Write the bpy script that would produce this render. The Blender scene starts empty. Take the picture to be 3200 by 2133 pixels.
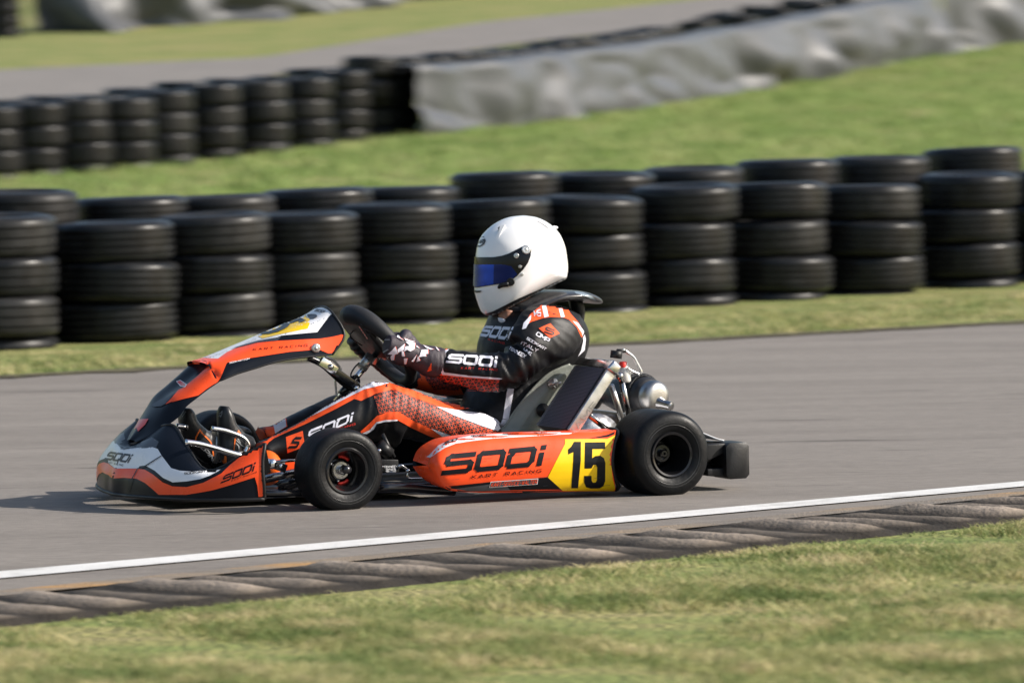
import bpy, bmesh, math, random
import numpy as np
from mathutils import Vector, Matrix, noise
from mathutils.bvhtree import BVHTree
from mathutils.geometry import delaunay_2d_cdt
random.seed(7); np.random.seed(7)
R = math.radians
scene = bpy.context.scene
COL = scene.collection

# ------------------------------------------------------------------ camera
FPX = 16000.0; IW, IH = 3200.0, 2133.0
CAM = Vector((0.0, -15.6, 1.37))
PITCH = math.atan((IH / 2 - 171) / FPX); ROLL = R(1.1)
_F = Vector((0, math.cos(PITCH), -math.sin(PITCH)))
_R0 = Vector((1, 0, 0)); _U0 = _R0.cross(_F)
_R = _R0 * math.cos(ROLL) - _U0 * math.sin(ROLL)
_U = _U0 * math.cos(ROLL) + _R0 * math.sin(ROLL)

def ray(p):
    return (_F * FPX + _R * (p[0] - IW / 2) - _U * (p[1] - IH / 2)).normalized()

def T(x, y): return (x / .735, y / .735)
def A(x, y): return (280 + x / 2.3067, 920 + y / 2.3067)
def B(x, y): return (820 + x / 3.015, 1100 + y / 3.015)
def C(x, y): return (1050 + x / 3.1354, 900 + y / 3.1354)
def D(x, y): return (1400 + x / 2.958, 620 + y / 2.958)
def E(x, y): return (1550 + x / 2.7506, 1050 + y / 2.7506)
def F(x, y): return (1200 + x / 2.941, 1250 + y / 2.941)
def H(x, y): return (540 + x / 4.1268, 920 + y / 4.1268)
def I(x, y): return (540 + x / 5.226, 1200 + y / 5.226)
def J(x, y): return (1080 + x / 5.6, 940 + y / 5.6)
def L(f, *pts): return [f(*p) for p in pts]

# ------------------------------------------------------------------ terrain
_ZY = [(-400, 0), (14, 0), (20, .03), (31.4, .40), (38, .57), (49, .83), (57, 1.28), (64, 1.82), (75, 2.7), (95, 4.6), (130, 8.5), (180, 12), (600, 14)]
def gz(y):
    for i in range(len(_ZY) - 1):
        y0, z0 = _ZY[i]; y1, z1 = _ZY[i + 1]
        if y <= y1: return z0 + (z1 - z0) * (y - y0) / (y1 - y0)
    return _ZY[-1][1]

def G(p):
    d = ray(p)
    t, st = 5.0, .25
    while t < 300:
        q = CAM + d * t
        if q.z <= gz(q.y): break
        t += st
    lo, hi = t - st, t
    for _ in range(24):
        m = (lo + hi) / 2; q = CAM + d * m
        if q.z <= gz(q.y): hi = m
        else: lo = m
    return CAM + d * hi

def z_at(w, py, px):
    # height on the vertical through w that is seen at image row py
    d = ray((px, py)); t = (w.y - CAM.y) / d.y
    return CAM.z + d.z * t

# ------------------------------------------------------------------ kart frame
YAW = R(25)
_g = G(B(765, 1490))
KROT = Matrix.Rotation(YAW, 3, 'Z')
KO = _g - KROT @ Vector((0, -.50, 0)); KO.z = 0
CAML = KROT.inverted() @ (CAM - KO)
def rayl(p): return KROT.inverted() @ ray(p)
def K(p, v):
    d = rayl(p); t = (v - CAML.y) / d.y
    return CAML + d * t
def KX(p, x):
    d = rayl(p); t = (x - CAML.x) / d.x
    return CAML + d * t

# ------------------------------------------------------------------ materials
MATS = {}
def mat(name, col, rough=.5, metal=0., coat=0., bump=None, spec=.5, var=None, sheen=0):
    """bump=(scale, distance); var=(scale, amount) modulates colour with noise"""
    if name in MATS: return MATS[name]
    m = bpy.data.materials.new(name); m.use_nodes = True; MATS[name] = m
    nt = m.node_tree; b = nt.nodes['Principled BSDF']
    b.inputs['Base Color'].default_value = (*col, 1); b.inputs['Roughness'].default_value = rough
    b.inputs['Metallic'].default_value = metal; b.inputs['Coat Weight'].default_value = coat
    b.inputs['Coat Roughness'].default_value = .08
    b.inputs['Specular IOR Level'].default_value = spec
    if sheen: b.inputs['Sheen Weight'].default_value = sheen
    tc = nt.nodes.new('ShaderNodeTexCoord')
    if var:
        n = nt.nodes.new('ShaderNodeTexNoise'); n.inputs['Scale'].default_value = var[0]; n.inputs['Detail'].default_value = 6
        nt.links.new(tc.outputs['Object'], n.inputs['Vector'])
        r = nt.nodes.new('ShaderNodeMapRange'); r.inputs[1].default_value = .3; r.inputs[2].default_value = .7
        r.inputs[3].default_value = 1 - var[1]; r.inputs[4].default_value = 1 + var[1]
        nt.links.new(n.outputs[0], r.inputs[0])
        mx = nt.nodes.new('ShaderNodeVectorMath'); mx.operation = 'SCALE'; mx.inputs[0].default_value = col
        nt.links.new(r.outputs[0], mx.inputs['Scale']); nt.links.new(mx.outputs[0], b.inputs['Base Color'])
        r2 = nt.nodes.new('ShaderNodeMapRange'); r2.inputs[1].default_value = .3; r2.inputs[2].default_value = .7
        r2.inputs[3].default_value = max(.02, rough - .08); r2.inputs[4].default_value = min(1, rough + .1)
        nt.links.new(n.outputs[0], r2.inputs[0]); nt.links.new(r2.outputs[0], b.inputs['Roughness'])
    if bump:
        n = nt.nodes.new('ShaderNodeTexNoise'); n.inputs['Scale'].default_value = bump[0]; n.inputs['Detail'].default_value = 4
        nt.links.new(tc.outputs['Object'], n.inputs['Vector'])
        bp = nt.nodes.new('ShaderNodeBump'); bp.inputs['Distance'].default_value = bump[1]; bp.inputs['Strength'].default_value = 1
        nt.links.new(n.outputs[0], bp.inputs['Height']); nt.links.new(bp.outputs[0], b.inputs['Normal'])
    return m

# ------------------------------------------------------------------ mesh accumulator
class PM:
    def __init__(s): s.v = []; s.f = []; s.m = []; s.bv = None
    def add(s, vs, fs, mi=0):
        o = len(s.v); s.v += [tuple(v) for v in vs]
        for k, f in enumerate(fs):
            s.f.append(tuple(i + o for i in f)); s.m.append(mi if isinstance(mi, int) else mi[k])
        return s
    def grid(s, rows, mi=0, closed=False, cap=False):
        n = len(rows[0]); vs = [p for r in rows for p in r]; fs = []; ms = []
        for i in range(len(rows) - 1):
            for j in range(n if closed else n - 1):
                a = i * n + j; b = i * n + (j + 1) % n
                fs.append((a, b, b + n, a + n)); ms.append(mi if isinstance(mi, int) else mi(i, j))
        if cap and closed:
            fs.append(tuple(range(n))[::-1]); ms.append(ms[0])
            fs.append(tuple(range((len(rows) - 1) * n, len(rows) * n))); ms.append(ms[-2])
        return s.add(vs, fs, ms)
    def tube(s, pts, r, n=10, mi=0, smooth=0, cap=True):
        pts = [Vector(p) for p in pts]
        if smooth: pts = cr(pts, smooth)
        rad = r if isinstance(r, (list, tuple)) else [r] * len(pts)
        if len(rad) != len(pts):
            rad = [np.interp(i / (len(pts) - 1), np.linspace(0, 1, len(rad)), rad) for i in range(len(pts))]
        rows = []; up = None
        for i, p in enumerate(pts):
            t = (pts[min(i + 1, len(pts) - 1)] - pts[max(i - 1, 0)]).normalized()
            if up is None:
                up = Vector((0, 0, 1)) if abs(t.z) < .9 else Vector((1, 0, 0))
            x = t.cross(up).normalized(); up = x.cross(t).normalized()
            rows.append([p + (x * math.cos(2 * math.pi * k / n) + up * math.sin(2 * math.pi * k / n)) * rad[i] for k in range(n)])
        return s.grid(rows, mi, True, cap)
    def lathe(s, prof, n=48, axis='Y', c=(0, 0, 0), mi=0, M=None):
        rows = []
        c = Vector(c)
        for (a, r) in prof:
            row = []
            for k in range(n):
                t = 2 * math.pi * k / n
                if axis == 'Y': q = Vector((r * math.cos(t), a, r * math.sin(t)))
                elif axis == 'Z': q = Vector((r * math.cos(t), r * math.sin(t), a))
                else: q = Vector((a, r * math.cos(t), r * math.sin(t)))
                if M: q = M @ q
                row.append(q + c)
            rows.append(row)
        return s.grid(rows, mi, True)
    def box(s, c, d, mi=0, M=None, bev=0.0):
        bm = bmesh.new(); bmesh.ops.create_cube(bm, size=1)
        for v in bm.verts: v.co = Vector((v.co.x * d[0], v.co.y * d[1], v.co.z * d[2]))
        if bev: bmesh.ops.bevel(bm, geom=bm.edges[:], offset=bev, segments=2, affect='EDGES', profile=.6)
        M = M or Matrix.Identity(3); c = Vector(c)
        vs = [M @ v.co + c for v in bm.verts]; fs = [[v.index for v in f.verts] for f in bm.faces]
        bm.free(); return s.add(vs, fs, mi)
    def hexa(s, q, mi=0, bev=0.0):
        """8 corners: bottom ring 4, top ring 4"""
        bm = bmesh.new(); vs = [bm.verts.new(p) for p in q]
        for f in ((3, 2, 1, 0), (4, 5, 6, 7), (0, 1, 5, 4), (1, 2, 6, 5), (2, 3, 7, 6), (3, 0, 4, 7)): bm.faces.new([vs[i] for i in f])
        if bev: bmesh.ops.bevel(bm, geom=bm.edges[:], offset=bev, segments=2, affect='EDGES', profile=.6)
        bm.verts.index_update()
        a = [v.co.copy() for v in bm.verts]; f = [[v.index for v in x.verts] for x in bm.faces]; bm.free()
        return s.add(a, f, mi)
    def ball(s, c, r, mi=0, n=12, M=None):
        c = Vector(c); rr = r if isinstance(r, (tuple, list)) else (r, r, r); rows = []
        for i in range(n + 1):
            th = math.pi * i / n
            row = []
            for j in range(2 * n):
                ph = math.pi * j / n
                q = Vector((rr[0] * math.sin(th) * math.cos(ph), rr[1] * math.sin(th) * math.sin(ph), rr[2] * math.cos(th)))
                row.append((M @ q if M else q) + c)
            rows.append(row)
        return s.grid(rows, mi, True)
    def bvh(s):
        if s.bv is None: s.bv = BVHTree.FromPolygons([Vector(v) for v in s.v], s.f)
        return s.bv
    def decal(s, polys, mi, layer=1, rule='union', step=8, mirror=False, off=.0007, jump=.05, yr=(-9, 9)):
        """projects 2-D outlines (given in photo pixels) on the surface as thin printed film; real faces on the part"""
        bv = s.bvh(); verts = []; edges = []
        for pl in polys:
            o = len(verts); n = len(pl); pts = []
            for i in range(n):
                a = Vector(pl[i]); b = Vector(pl[(i + 1) % n]); k = max(1, int((b - a).length / step))
                pts += [a.lerp(b, q / k) for q in range(k)]
            verts += pts; edges += [(o + i, o + (i + 1) % len(pts)) for i in range(len(pts))]
        xs = [v.x for v in verts]; ys = [v.y for v in verts]
        gx = np.arange(min(xs) + step * .5, max(xs), step); gy = np.arange(min(ys) + step * .5, max(ys), step)
        verts += [Vector((x + (step * .5 if j % 2 else 0), y)) for j, y in enumerate(gy) for x in gx]
        V, _, Fc, _, _, _ = delaunay_2d_cdt(verts, edges, [], 0, 1e-3)
        arr = [np.array(pl) for pl in polys]
        def inside(x, y):
            c = 0
            for P in arr:
                X0, Y0 = P[:, 0], P[:, 1]; X1, Y1 = np.roll(X0, -1), np.roll(Y0, -1)
                m = (Y0 > y) != (Y1 > y)
                if m.any():
                    xi = X0[m] + (y - Y0[m]) * (X1[m] - X0[m]) / (Y1[m] - Y0[m])
                    h = int((xi > x).sum()) % 2
                    if h and rule == 'union': return True
                    c += h
            return c % 2 == 1
        hits = {}
        def hit(i):
            if i not in hits:
                d = rayl(V[i]); h, nn, _, _ = bv.ray_cast(CAML, d)
                if h is None or not yr[0] < h.y < yr[1]: hits[i] = None
                else:
                    if nn.dot(d) > 0: nn = -nn
                    hits[i] = h + nn * off * layer - d * off * .3 * layer
            return hits[i]
        out = []; idx = {}; fs = []
        for f in Fc:
            cx = sum(V[i].x for i in f) / len(f); cy = sum(V[i].y for i in f) / len(f)
            if not inside(cx, cy): continue
            hs = [hit(i) for i in f]
            if any(h is None for h in hs): continue
            ds = [(h - CAML).length for h in hs]
            if max(ds) - min(ds) > jump: continue
            if mirror and sum(h.y for h in hs) / 3 > .001: continue
            for i in f:
                if i not in idx: idx[i] = len(out); out.append(hits[i])
            fs.append([idx[i] for i in f])
        if fs:
            s.add(out, fs, mi)
            if mirror: s.add([(p.x, -p.y, p.z) for p in out], [f[::-1] for f in fs], mi)
        return s
    def build(s, name, mats, parent=None, smooth=True, org=None, angle=None, solid=0):
        me = bpy.data.meshes.new(name)
        o = org or Vector((0, 0, 0))
        me.from_pydata([(v[0] - o[0], v[1] - o[1], v[2] - o[2]) for v in s.v], [], s.f)
        mats = mats if isinstance(mats, (list, tuple)) else [mats]
        for m in mats: me.materials.append(m)
        me.polygons.foreach_set('material_index', [min(i, len(mats) - 1) for i in s.m])
        me.polygons.foreach_set('use_smooth', [smooth] * len(s.f))
        me.update()
        if angle and smooth: me.set_sharp_from_angle(angle=R(angle))
        ob = bpy.data.objects.new(name, me); COL.objects.link(ob); ob.parent = parent
        if solid:
            md = ob.modifiers.new('thickness', 'SOLIDIFY'); md.thickness = solid; md.offset = -1
        return ob

def cr(pts, n):
    """Catmull-Rom resample, n pieces per span"""
    out = []; N = len(pts)
    for i in range(N - 1):
        p0 = pts[max(i - 1, 0)]; p1 = pts[i]; p2 = pts[i + 1]; p3 = pts[min(i + 2, N - 1)]
        for k in range(n):
            t = k / n
            out.append(.5 * ((2 * p1) + (p2 - p0) * t + (2 * p0 - 5 * p1 + 4 * p2 - p3) * t * t + (3 * p1 - p0 - 3 * p2 + p3) * t ** 3))
    out.append(pts[-1]); return out

def loft(rows, nu=4, nv=4):
    rows = [cr([Vector(p) for p in r], nv) for r in rows]
    cols = [cr(list(c), nu) for c in zip(*rows)]
    return [list(r) for r in zip(*cols)]

def limb(pm, st, n=20, sub=4, mi=0, pw=1.0):
    """st: (top_px, bottom_px, v, lateral half width)"""
    cs = []; us = []; ws = []
    for a, b, v, w in st:
        pa, pb = K(a, v), K(b, v)
        cs.append((pa + pb) / 2); us.append((pa - pb) / 2); ws.append(Vector((w, 0, 0)))
    cs, us, ws = cr(cs, sub), cr(us, sub), cr(ws, sub)
    rows = []
    for c, u, w in zip(cs, us, ws):
        row = []
        for k in range(n):
            t = 2 * math.pi * k / n
            ct, s_ = math.cos(t), math.sin(t)
            ct = math.copysign(abs(ct) ** pw, ct); s_ = math.copysign(abs(s_) ** pw, s_)
            row.append(c + u * s_ + Vector((0, w.x * ct, 0)))
        rows.append(row)
    return pm.grid(rows, mi, True, True)

def tag(o, label=None, cat=None, group=None, kind=None):
    if label: o['label'] = label
    if cat: o['category'] = cat
    if group: o['group'] = group
    if kind: o['kind'] = kind
    return o
def empty(name, loc, rz=0):
    o = bpy.data.objects.new(name, None); COL.objects.link(o); o.location = loc; o.rotation_euler = (0, 0, rz)
    o.empty_display_size = .1; return o

# ------------------------------------------------------------------ stroke lettering
GL = {
 'A': (.9, [[(0, 0), (.45, 1), (.9, 0)], [(.2, .33), (.7, .33)]]), 'B': (.85, [[(0, 0), (0, 1), (.7, 1), (.8, .88), (.8, .62), (.7, .52), (0, .52)], [(.7, .52), (.85, .4), (.85, .12), (.75, 0), (0, 0)]]),
 'C': (.85, [[(.85, 1), (.12, 1), (0, .88), (0, .12), (.12, 0), (.85, 0)]]), 'D': (.9, [[(0, 0), (0, 1), (.75, 1), (.9, .85), (.9, .15), (.75, 0), (0, 0)]]),
 'E': (.8, [[(.8, 1), (0, 1), (0, 0), (.8, 0)], [(0, .5), (.7, .5)]]), 'F': (.8, [[(.8, 1), (0, 1), (0, 0)], [(0, .5), (.7, .5)]]),
 'G': (.9, [[(.9, 1), (.12, 1), (0, .88), (0, .12), (.12, 0), (.9, 0), (.9, .48), (.5, .48)]]), 'I': (.12, [[(.06, 0), (.06, 1)]]),
 'K': (.85, [[(0, 0), (0, 1)], [(.85, 1), (.2, .5), (.85, 0)], [(0, .5), (.2, .5)]]), 'L': (.75, [[(0, 1), (0, 0), (.75, 0)]]),
 'M': (1.0, [[(0, 0), (0, 1), (.5, .35), (1, 1), (1, 0)]]), 'N': (.9, [[(0, 0), (0, 1), (.9, 0), (.9, 1)]]),
 'O': (.95, [[(.12, 0), (0, .12), (0, .88), (.12, 1), (.83, 1), (.95, .88), (.95, .12), (.83, 0), (.12, 0)]]), 'P': (.85, [[(0, 0), (0, 1), (.75, 1), (.85, .9), (.85, .5), (.75, .4), (0, .4)]]),
 'R': (.85, [[(0, 0), (0, 1), (.75, 1), (.85, .9), (.85, .52), (.75, .42), (0, .42)], [(.4, .42), (.85, 0)]]), 'S': (.85, [[(.85, 1), (.1, 1), (0, .9), (0, .62), (.1, .52), (.75, .52), (.85, .42), (.85, .1), (.75, 0), (0, 0)]]),
 'T': (.85, [[(0, 1), (.85, 1)], [(.42, 1), (.42, 0)]]), 'U': (.85, [[(0, 1), (0, .12), (.12, 0), (.73, 0), (.85, .12), (.85, 1)]]), 'V': (.9, [[(0, 1), (.45, 0), (.9, 1)]]),
 'W': (1.2, [[(0, 1), (.3, 0), (.6, .8), (.9, 0), (1.2, 1)]]), 'X': (.85, [[(0, 0), (.85, 1)], [(0, 1), (.85, 0)]]), 'Y': (.85, [[(0, 1), (.42, .5), (.85, 1)], [(.42, .5), (.42, 0)]]),
 '.': (.15, [[(.07, 0), (.07, .1)]]), '-': (.5, [[(0, .5), (.5, .5)]]), '5': (.8, [[(.8, 1), (0, 1), (0, .55), (.7, .55), (.8, .45), (.8, .1), (.7, 0), (0, 0)]]), '1': (.4, [[(0, .8), (.3, 1), (.3, 0)]]),
 '2': (.8, [[(0, 1), (.8, 1), (.8, .5), (0, .5), (0, 0), (.8, 0)]]), '0': (.8, [[(0, 0), (0, 1), (.8, 1), (.8, 0), (0, 0)]]), ' ': (.5, []),
}
LOGO = {
 'S': (1.35, [[(1.38, .88), (.26, .88), (.12, .80), (.10, .62), (.2, .53), (1.15, .53), (1.26, .44), (1.24, .2), (1.12, .12), (-.05, .12)]]),
 'O': (1.3, [[(.22, .12), (.1, .22), (.1, .78), (.22, .88), (1.1, .88), (1.2, .78), (1.2, .22), (1.1, .12), (.22, .12)]]),
 'D': (1.3, [[(.1, .12), (.1, .7)], [(.0, .88), (1.1, .88), (1.2, .78), (1.2, .3), (1.05, .12), (.1, .12)], [(.12, .76), (.3, .66)]]),
 'i': (.3, [[(.15, 0), (.15, .66)], [(.05, .9), (.3, .9)]]), ' ': (.5, [])}
def strokes(lines, th, ax=1.0, cap=.0):
    out = []
    for ln in lines:
        for i in range(len(ln) - 1):
            a = Vector(ln[i]); b = Vector(ln[i + 1]); d = (b - a)
            if d.length < 1e-6: continue
            d.normalize(); n = Vector((-d.y, d.x))
            e0 = th * .38 if i > 0 or ln[0] == ln[-1] else cap * th; e1 = th * .38 if i < len(ln) - 2 or ln[0] == ln[-1] else cap * th
            hx = th / 2 * ax; hy = th / 2
            off = Vector((n.x * hx, n.y * hy))
            out.append([a - d * e0 + off, a - d * e0 - off, b + d * e1 - off, b + d * e1 + off])
    return out
def text_polys(txt, quad, th=.16, font=GL, gap=.28):
    """quad: TL, TR, BL, BR in photo px"""
    x = 0; segs = []
    for i, ch in enumerate(txt):
        w, ls = font[ch]; segs += strokes([[(px + x, py) for px, py in l] for l in ls], th)
        x += w + gap
    W = x - gap
    TL, TR, BL, BR = [Vector(q) for q in quad]
    def mp(p):
        u, v = p[0] / W, p[1]
        return (BL.lerp(BR, u)).lerp(TL.lerp(TR, u), v)
    return [[tuple(mp(p)) for p in s] for s in segs]
# ================================================================== setting
def noise_mix_mat(name, cols, scale, rough=.9, bump=(60, .01), stretch=(1, 1, 1), rot=0, spots=None, hf=None):
    m = bpy.data.materials.new(name); m.use_nodes = True; nt = m.node_tree; b = nt.nodes['Principled BSDF']
    b.inputs['Roughness'].default_value = rough; b.inputs['Specular IOR Level'].default_value = .25
    tc = nt.nodes.new('ShaderNodeTexCoord'); mp = nt.nodes.new('ShaderNodeMapping'); mp.inputs['Scale'].default_value = stretch
    mp.inputs['Rotation'].default_value = (0, 0, rot); nt.links.new(tc.outputs['Object'], mp.inputs['Vector'])
    n = nt.nodes.new('ShaderNodeTexNoise'); n.inputs['Scale'].default_value = scale; n.inputs['Detail'].default_value = 8; n.inputs['Roughness'].default_value = .65
    nt.links.new(mp.outputs[0], n.inputs['Vector'])
    cr_ = nt.nodes.new('ShaderNodeValToRGB'); nt.links.new(n.outputs[0], cr_.inputs[0])
    el = cr_.color_ramp.elements
    while len(el) < len(cols): el.new(.5)
    for e, (p, c) in zip(el, cols): e.position = p; e.color = (*c, 1)
    last = cr_.outputs[0]
    if hf:
        n2 = nt.nodes.new('ShaderNodeTexNoise'); n2.inputs['Scale'].default_value = hf[0]; n2.inputs['Detail'].default_value = 5; n2.inputs['Roughness'].default_value = .7
        nt.links.new(mp.outputs[0], n2.inputs['Vector'])
        r = nt.nodes.new('ShaderNodeMapRange'); r.inputs[1].default_value = .25; r.inputs[2].default_value = .75; r.inputs[3].default_value = 1 - hf[1]; r.inputs[4].default_value = 1 + hf[1]
        nt.links.new(n2.outputs[0], r.inputs[0])
        mx = nt.nodes.new('ShaderNodeVectorMath'); mx.operation = 'SCALE'; nt.links.new(last, mx.inputs[0]); nt.links.new(r.outputs[0], mx.inputs['Scale']); last = mx.outputs[0]
    if spots:   # (scale, threshold, factor)
        n3 = nt.nodes.new('ShaderNodeTexNoise'); n3.inputs['Scale'].default_value = spots[0]; n3.inputs['Detail'].default_value = 2
        nt.links.new(mp.outputs[0], n3.inputs['Vector'])
        r = nt.nodes.new('ShaderNodeMapRange'); r.inputs[1].default_value = spots[1]; r.inputs[2].default_value = spots[1] + .03; r.inputs[3].default_value = 1; r.inputs[4].default_value = spots[2]
        nt.links.new(n3.outputs[0], r.inputs[0])
        mx = nt.nodes.new('ShaderNodeVectorMath'); mx.operation = 'SCALE'; nt.links.new(last, mx.inputs[0]); nt.links.new(r.outputs[0], mx.inputs['Scale']); last = mx.outputs[0]
    nt.links.new(last, b.inputs['Base Color'])
    nb = nt.nodes.new('ShaderNodeTexNoise'); nb.inputs['Scale'].default_value = bump[0]; nb.inputs['Detail'].default_value = 6
    nt.links.new(tc.outputs['Object'], nb.inputs['Vector'])
    bp = nt.nodes.new('ShaderNodeBump'); bp.inputs['Distance'].default_value = bump[1]; nt.links.new(nb.outputs[0], bp.inputs['Height']); nt.links.new(bp.outputs[0], b.inputs['Normal'])
    return m

M_grass = noise_mix_mat('grass_soil', [(.34, (.12, .165, .045)), (.46, (.19, .22, .07)), (.56, (.25, .24, .09)), (.7, (.29, .25, .12))], 2.2, 1, (30, .03), (.5, 1.6, 1), R(12), hf=(25, .35))
M_asph = noise_mix_mat('asphalt', [(.25, (.158, .141, .127)), (.48, (.198, .178, .160)), (.75, (.238, .215, .193))], .9, .9, (220, .002), (.25, 2.6, 1), R(-14), spots=(3.4, .665, .5), hf=(70, .42))
M_asph2 = noise_mix_mat('asphalt_worn', [(.2, (.16, .148, .138)), (.8, (.25, .23, .213))], 2.0, .9, (120, .004), (.6, 2, 1), R(-25), hf=(45, .25))
M_line = noise_mix_mat('line_paint', [(.3, (.42, .41, .39)), (.46, (.62, .61, .59)), (.8, (.72, .71, .70))], 4, .6, (150, .002), (1, 1, 1), 0, hf=(40, .1))
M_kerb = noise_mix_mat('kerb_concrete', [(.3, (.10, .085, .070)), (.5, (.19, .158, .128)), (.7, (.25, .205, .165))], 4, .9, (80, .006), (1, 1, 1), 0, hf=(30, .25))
M_soil = noise_mix_mat('orange_gravel', [(.42, (.18, .16, .14)), (.58, (.24, .19, .14)), (.68, (.38, .22, .09))], 2.2, .95, (100, .006), (.5, 1.6, 1), R(-25), hf=(50, .3))

def sheet(name, near, far, mt, dz, ny=4, n=60, ext=(20, 20), kind='structure'):
    """strip draped on the terrain between two world polylines (2 points each, extended at both ends)"""
    def line(pl):
        a, b = pl[0], pl[-1]; d = (b - a); d.z = 0; d.normalize()
        pts = [a - d * ext[0]] + list(pl) + [b + d * ext[1]]
        L_ = [0]
        for i in range(1, len(pts)): L_.append(L_[-1] + (pts[i] - pts[i - 1]).length)
        return [(np.interp(t * L_[-1], L_, [p.x for p in pts]), np.interp(t * L_[-1], L_, [p.y for p in pts])) for t in np.linspace(0, 1, n)]
    A_, B_ = line(near), line(far); pm = PM(); rows = []
    for j in range(ny + 1):
        t = j / ny
        rows.append([Vector((a[0] + (b[0] - a[0]) * t, a[1] + (b[1] - a[1]) * t, 0)) for a, b in zip(A_, B_)])
    rows = [[Vector((p.x, p.y, gz(p.y) + dz)) for p in r] for r in rows]
    pm.grid(rows); o = pm.build(name, mt); tag(o, kind=kind); return o

# ground sheet
ys = list(np.concatenate([np.linspace(-300, -20, 12), np.linspace(-18, 14, 17), np.linspace(15, 80, 120), np.linspace(84, 180, 20), np.linspace(200, 600, 10)]))
xs = list(np.concatenate([np.linspace(-400, -45, 10), np.linspace(-40, 40, 60), np.linspace(45, 400, 10)]))
pm = PM(); pm.grid([[Vector((x, y, gz(y) + (.03 * noise.noise(Vector((x * .5, y * .5, 3))) if y > 19 else 0))) for x in xs] for y in ys])
o = pm.build('ground', M_grass); tag(o, kind='structure')

def GL_(*pts): return [G(T(*p)) for p in pts]
line_top = GL_((0, 1319), (2352, 1111)); line_bot = GL_((0, 1335), (2352, 1123))
far_edge = GL_((0, 872), (2352, 745))
kerb_top = GL_((0, 1374), (2352, 1142)); kerb_bot = GL_((0, 1437), (2352, 1186))
sheet('racing_track', kerb_top, far_edge, M_asph, .006, 30, 80, (14, 14))
sheet('white_edge_line', line_bot, line_top, M_line, .010, 1, 60, (14, 14))
# gravelly verge between line and kerb
g0 = GL_((0, 1376), (2352, 1144)); g1 = GL_((0, 1364), (2352, 1134))
sheet('gravel_verge', g0, g1, M_soil, .0105, 1, 60, (14, 14))
M_dirt = noise_mix_mat('edge_dirt', [(.4, (.06, .05, .035)), (.6, (.12, .11, .06))], 5, 1, (60, .01))
fe0, fe1 = far_edge[0], far_edge[1]; fd0 = (fe1 - fe0).normalized(); fn0 = Vector((-fd0.y, fd0.x, 0)); rows = [[], []]
for i in range(700):
    p_ = fe0 + fd0 * (i * .04 - 10); a_ = .03 + .10 * noise.noise(Vector((i * .13, 0, 0))) + .05 * noise.noise(Vector((i * .5, 3, 0)))
    for r_, of_ in ((0, -max(0, a_)), (1, .16)):
        q_ = p_ + fn0 * of_; rows[r_].append(Vector((q_.x, q_.y, .011)))
pm = PM(); pm.grid(rows); tag(pm.build('edge_soil', M_dirt), kind='structure')
# upper road
sheet('access_road', GL_((0, 255), (700, 165), (1250, 95), (1800, 35)), GL_((0, 163), (600, 135), (1100, 55), (1600, 2)), M_asph2, .02, 8, 60, (6, 6))
# rippled kerb
d_ = (kerb_top[1] - kerb_top[0]); klen = d_.length + 20; d_.normalize(); nrm = Vector((-d_.y, d_.x, 0))
wid0 = (kerb_top[0] - kerb_bot[0]).dot(nrm)
pm = PM(); rows = []
o0 = kerb_bot[0] - d_ * 10
NS = int(klen / .02)
for j in range(17):
    t = j / 16; row = []
    for i in range(NS):
        s_ = i * .02
        ph = (s_ + .06 * noise.noise(Vector((s_ * 1.1, t * 2, 0))) + .17 * t) / .195
        fr = ph % 1
        h = fr / .36 if fr < .36 else (1 - fr) / .64
        h = h * .7 + .3 * h * h * (3 - 2 * h)
        env = min(1, t * 14) * min(1, (1 - t) * 2.6)
        idx = int(ph); wear = .72 + .28 * math.sin(idx * 2.3)
        z = .012 + (.031 * h * wear) * env - .012 * (1 - env) + .006 * noise.noise(Vector((s_ * 6, t * 5, 1)))
        p = o0 + d_ * s_ + nrm * (wid0 * (t * 1.12 - .06)); row.append(Vector((p.x, p.y, z)))
    rows.append(row)
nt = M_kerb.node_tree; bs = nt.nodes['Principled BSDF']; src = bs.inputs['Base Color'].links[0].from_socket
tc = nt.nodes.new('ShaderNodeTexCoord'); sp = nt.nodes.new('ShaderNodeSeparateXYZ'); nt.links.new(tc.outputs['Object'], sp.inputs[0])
mr = nt.nodes.new('ShaderNodeMapRange'); mr.inputs[1].default_value = .016; mr.inputs[2].default_value = .040; mr.inputs[3].default_value = .14; mr.inputs[4].default_value = 1.6  # groove shade put into the colour by height, crests brightened
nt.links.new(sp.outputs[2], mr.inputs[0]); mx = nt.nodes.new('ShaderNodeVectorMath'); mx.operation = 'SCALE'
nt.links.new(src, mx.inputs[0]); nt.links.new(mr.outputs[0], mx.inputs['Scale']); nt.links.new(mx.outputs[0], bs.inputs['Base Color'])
pm.grid(rows); o = pm.build('kerb_strip', M_kerb); tag(o, kind='structure')

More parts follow.
